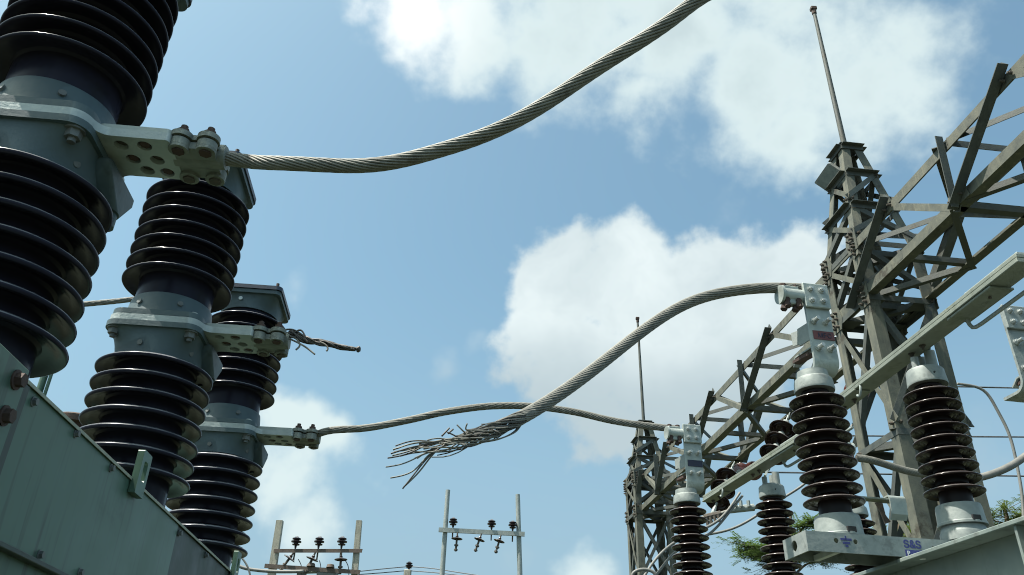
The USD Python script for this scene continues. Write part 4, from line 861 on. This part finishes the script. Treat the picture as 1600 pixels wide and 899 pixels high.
for (xt, yt, xb, yb, w_) in ((437.6, 814, 424.5, 899, .148), (561.4, 814, 554, 899, .128)):
    a = aty(xt, yt, Y1); b = ground_ext(a, aty(xb, yb, Y1)); d, e1, e2 = frame(b - a)
    v = np.array([p + (sx * e1 + sy * e2) * w_ * k / 2 for p, k in ((a, 1), (b, 1.5)) for sx, sy in ((-1, -1), (1, -1), (1, 1), (-1, 1))])
    part(t, 'pole', trimesh.convex.convex_hull(v - o), 'concrete', False); tops.append((a, b))
def crossbar(t, o, p, q, wd, m, back=.1, leg=.1):
    p, q = aty(*p), aty(*q); part(t, 'crossbar', ang(p - o, q - o, leg, .01, UPZ * -1, V(0, 1, 0)), m, False); return p, q
p, q = crossbar(t, o, (428, 858, Y1 - .1), (566, 858, Y1 - .1), .1, 'brown_steel', leg=.085)
p2, q2 = crossbar(t, o, (414, 881, Y1 - .12), (563, 891, Y1 - .12), .1, 'brown_steel', leg=.095)
for x in (461.6, 497.5, 533.4): pin_ins(t, aty(x, 856, Y1 - .06) - o, 1.0)
for x, dx in ((459.5, -.6), (493, -.35), (533.5, .05)): susp(t, aty(x, 863, Y1 - .08) - o, V(dx, 0, -1))
for x, y, x2, y2 in ((466, 874, 471, 899), (499, 876, 499, 899), (538, 874, 545, 899)): part(t, 'tail_wire', [tube(curve([aty(x, y, Y1) - o, aty((x + x2) / 2 + 2, (y + y2) / 2 - 3, Y1) - o, aty(x2, y2, Y1) - o], 10), .010, 5)], 'wire', True)
part(t, 'switch_box', [bx(*(lambda a, b: (a[0], b[0], a[1] - .2, a[1] + .2, b[2], a[2]))(aty(498, 892, Y1 + .1) - o, aty(526, 903, Y1 + .1) - o), .02), bx(*(lambda a, b: (a[0], b[0], a[1] - .1, a[1] + .1, b[2], a[2]))(aty(466, 892, Y1 + .1) - o, aty(477, 903, Y1 + .1) - o), .01)], 'lampgrey', False)
part(t, 'bus_tube', [rod(aty(476, 894, Y1 + .1) - o, aty(500, 893, Y1 + .1) - o, .045, 10)], 'tube')
for x in (486, 516): part(t, 'saddle', [lathe([(.0, .09), (.08, .07), (.10, .0)][::-1], 12).apply_translation(aty(x, 885.5 + (x - 486) * .06, Y1 - .1) - o)], 'brown_steel')
Y2 = 22.5
t = thing('pole_structure', 'round steel pole frame with one grey crossbar, standing below the frayed cable end', 'pole structure', V(*aty(755, 880, Y2)[:2], 0)); o = ORIGIN[t]
for (xt, yt, xb, yb) in ((699.9, 766, 690.7, 899), (808.9, 773, 812.4, 899)):
    a = aty(xt, yt, Y2); b = ground_ext(a, aty(xb, yb, Y2)); part(t, 'pole', [rod(a - o, b - o, .062, 16, .085)], 'tube')
part(t, 'crossbar', [bar(aty(685.6, 828, Y2 - .09) - o, aty(819.9, 835, Y2 - .09) - o, .115, .06, V(0, 1, 0))], 'tube', False)
for x, y in ((707.8, 826), (768, 829), (801, 831)): pin_ins(t, aty(x, y - 2, Y2 - .05) - o, 1.0)
for x, y, dx in ((715, 832, -.05), (752.5, 834, -.32), (783, 836, -.28)): susp(t, aty(x, y, Y2 - .14) - o, V(dx, 0, -1))
t = thing('short_pole', 'short distant concrete pole top with a pin insulator, below the frayed cable', 'pole', V(*aty(637, 895, 27)[:2], 0)); o = ORIGIN[t]
a = aty(637, 891, 27); part(t, 'pole', [bx(-.11, .11, -.11, .11, 0, a[2], .02)], 'concrete', False)
pin_ins(t, V(.03, 0, a[2]), 1.0)
for i, (pts, wd) in enumerate((([(562, 893), (600, 889), (638.5, 885.5)], 'upper wire rising from the left pole frame to the short distant pole'), ([(560, 898), (600, 895), (634, 892)], 'lower wire rising from the left pole frame to the short distant pole'),
                               ([(638.5, 885.5), (680, 889), (706, 893), (760, 901)], 'upper wire running right from the short distant pole'), ([(640, 892), (690, 896), (740, 902)], 'lower wire running right from the short distant pole'))):
    line('distribution_wire', wd, [aty(x, y, 27 - .01 * abs(x - 637)) for x, y in pts], .014, 'wire', 'wire', 24)
line('service_cable', 'pale service cable running right from behind the farthest column to the left pole frame', [aty(x, y, 12) for x, y in ((352, 868), (372, 884), (400, 891), (440, 893.5), (474, 893))], .024, 'hose', 'cable', 40)
line('service_cable', 'thin pale wire dropping beside the farthest column at the bottom edge', [aty(x, y, 9) for x, y in ((378, 872), (386, 884), (391, 900), (393, 915))], .010, 'hose', 'wire', 20)
t = thing('drum_bushing', 'rusty brown round lid seen behind the middle column above the green housing', 'lid', aty(118, 668, 5.6)); o = ORIGIN[t]
part(t, 'lid', [shift(lathe([(.10, -.16), (.12, -.05), (.165, -.045), (.165, .0), (.15, .012)], 40), 0, 0, .05)], 'rust')
t = thing('vent_pipe', 'thin green vent pipe behind the nearest column', 'pipe', V(*aty(62, 610, 3.6)[:2], BTOP)); a = aty(62, 592, 3.6)
part(t, 'pipe', [rod((0, 0, 0), (0, 0, a[2] - BTOP + .2), .016, 12), rod((.03, 0, 0), (.03, 0, a[2] - BTOP + .2), .008, 8)], 'green_paint')

# ---------------------------------------------------------------- trees
def tree(label, base, height, radius, seed, leafm, nfr=900, tip=None):
    r = np.random.default_rng(seed); t = thing('feathery_tree', label, 'tree', base, 0, None)
    trunk = curve([V(0, 0, 0), V(.1, .1, height * .3), V(-.1, .15, height * .6), V(.05, 0, height * .97)], 14)
    part(t, 'trunk', tube(trunk, np.linspace(.20, .05, 14), 9), 'bark', True)
    limbs, tips = [], []
    for i in range(26):
        f = r.uniform(.35, .98); st = trunk[int(f * 13)]; az = r.uniform(0, 2 * np.pi); el = r.uniform(-.05, .75); L = radius * r.uniform(.6, 1.1) * (1.25 - f * .55)
        d = V(math.cos(az) * math.cos(el), math.sin(az) * math.cos(el), math.sin(el)); e = st + d * L + V(0, 0, -.10 * L)
        c = curve([st, st + d * L * .5 + r.normal(0, .08, 3), e], 10); limbs.append(tube(c, np.linspace(.045, .010, 10), 5)); 
        for k in range(5):
            u = r.uniform(.35, 1.0); s2 = c[int(u * 9)]; a2 = az + r.normal(0, .8); d2 = V(math.cos(a2), math.sin(a2), r.uniform(-.1, .5)); e2 = s2 + d2 * r.uniform(.35, .95)
            c2 = curve([s2, (s2 + e2) / 2 + V(0, 0, .06), e2], 6); limbs.append(tube(c2, np.linspace(.014, .005, 6), 4, False)); tips += list(c2[1:])
        tips += list(c[5:])
    part(t, 'limbs', limbs, 'bark', True, kind='stuff')
    tips = np.array(tips); vs, fs, nv = [], [], 0
    for i in range(nfr):
        p = tips[r.integers(len(tips))] + r.normal(0, .05, 3); a = r.uniform(0, 2 * np.pi); d = V(math.cos(a), math.sin(a), r.uniform(-.35, .55)); d /= np.linalg.norm(d)
        L = r.uniform(.30, .62); s = np.cross(d, UPZ); s /= np.linalg.norm(s); n = np.cross(s, d)
        for k in range(11):
            u = (k + 1) / 11; c = p + d * L * u - UPZ * .10 * L * u * u; w = .12 * (1 - .45 * u)
            for sg in (-1, 1):
                tip_ = c + s * sg * w + d * w * .55 + n * r.normal(0, .012); q = c + d * .030
                vs += [c, c + (tip_ - c) * .5 - d * .020, tip_, c + (tip_ - c) * .5 + d * .022]; fs += [[nv, nv + 1, nv + 2], [nv, nv + 2, nv + 3]]; nv += 4
    part(t, 'crown', TM(np.array(vs), np.array(fs)), leafm, False)
    return t
def treeat(label, px, py_top, Y, radius, seed, leafm, nfr):
    p = aty(px, py_top, Y); return tree(label, V(p[0], p[1], 0), p[2] / .97, radius, seed, leafm, nfr)
treeat('feathery green tree behind the distant post, a spray reaching left', 1232, 800, 25, 2.3, 3, 'leaf', 2200)
treeat('feathery yellow-green tree between the tall tower legs and the grey catch', 1398, 778, 27, 1.7, 5, 'leaf2', 1800)
treeat('feathery tree top just left of the post under the nearer blade', 1462, 800, 30, 1.1, 8, 'leaf2', 900)
treeat('small feathery tree top above the big beam at the right edge', 1566, 786, 30, 1.1, 11, 'leaf2', 1100)
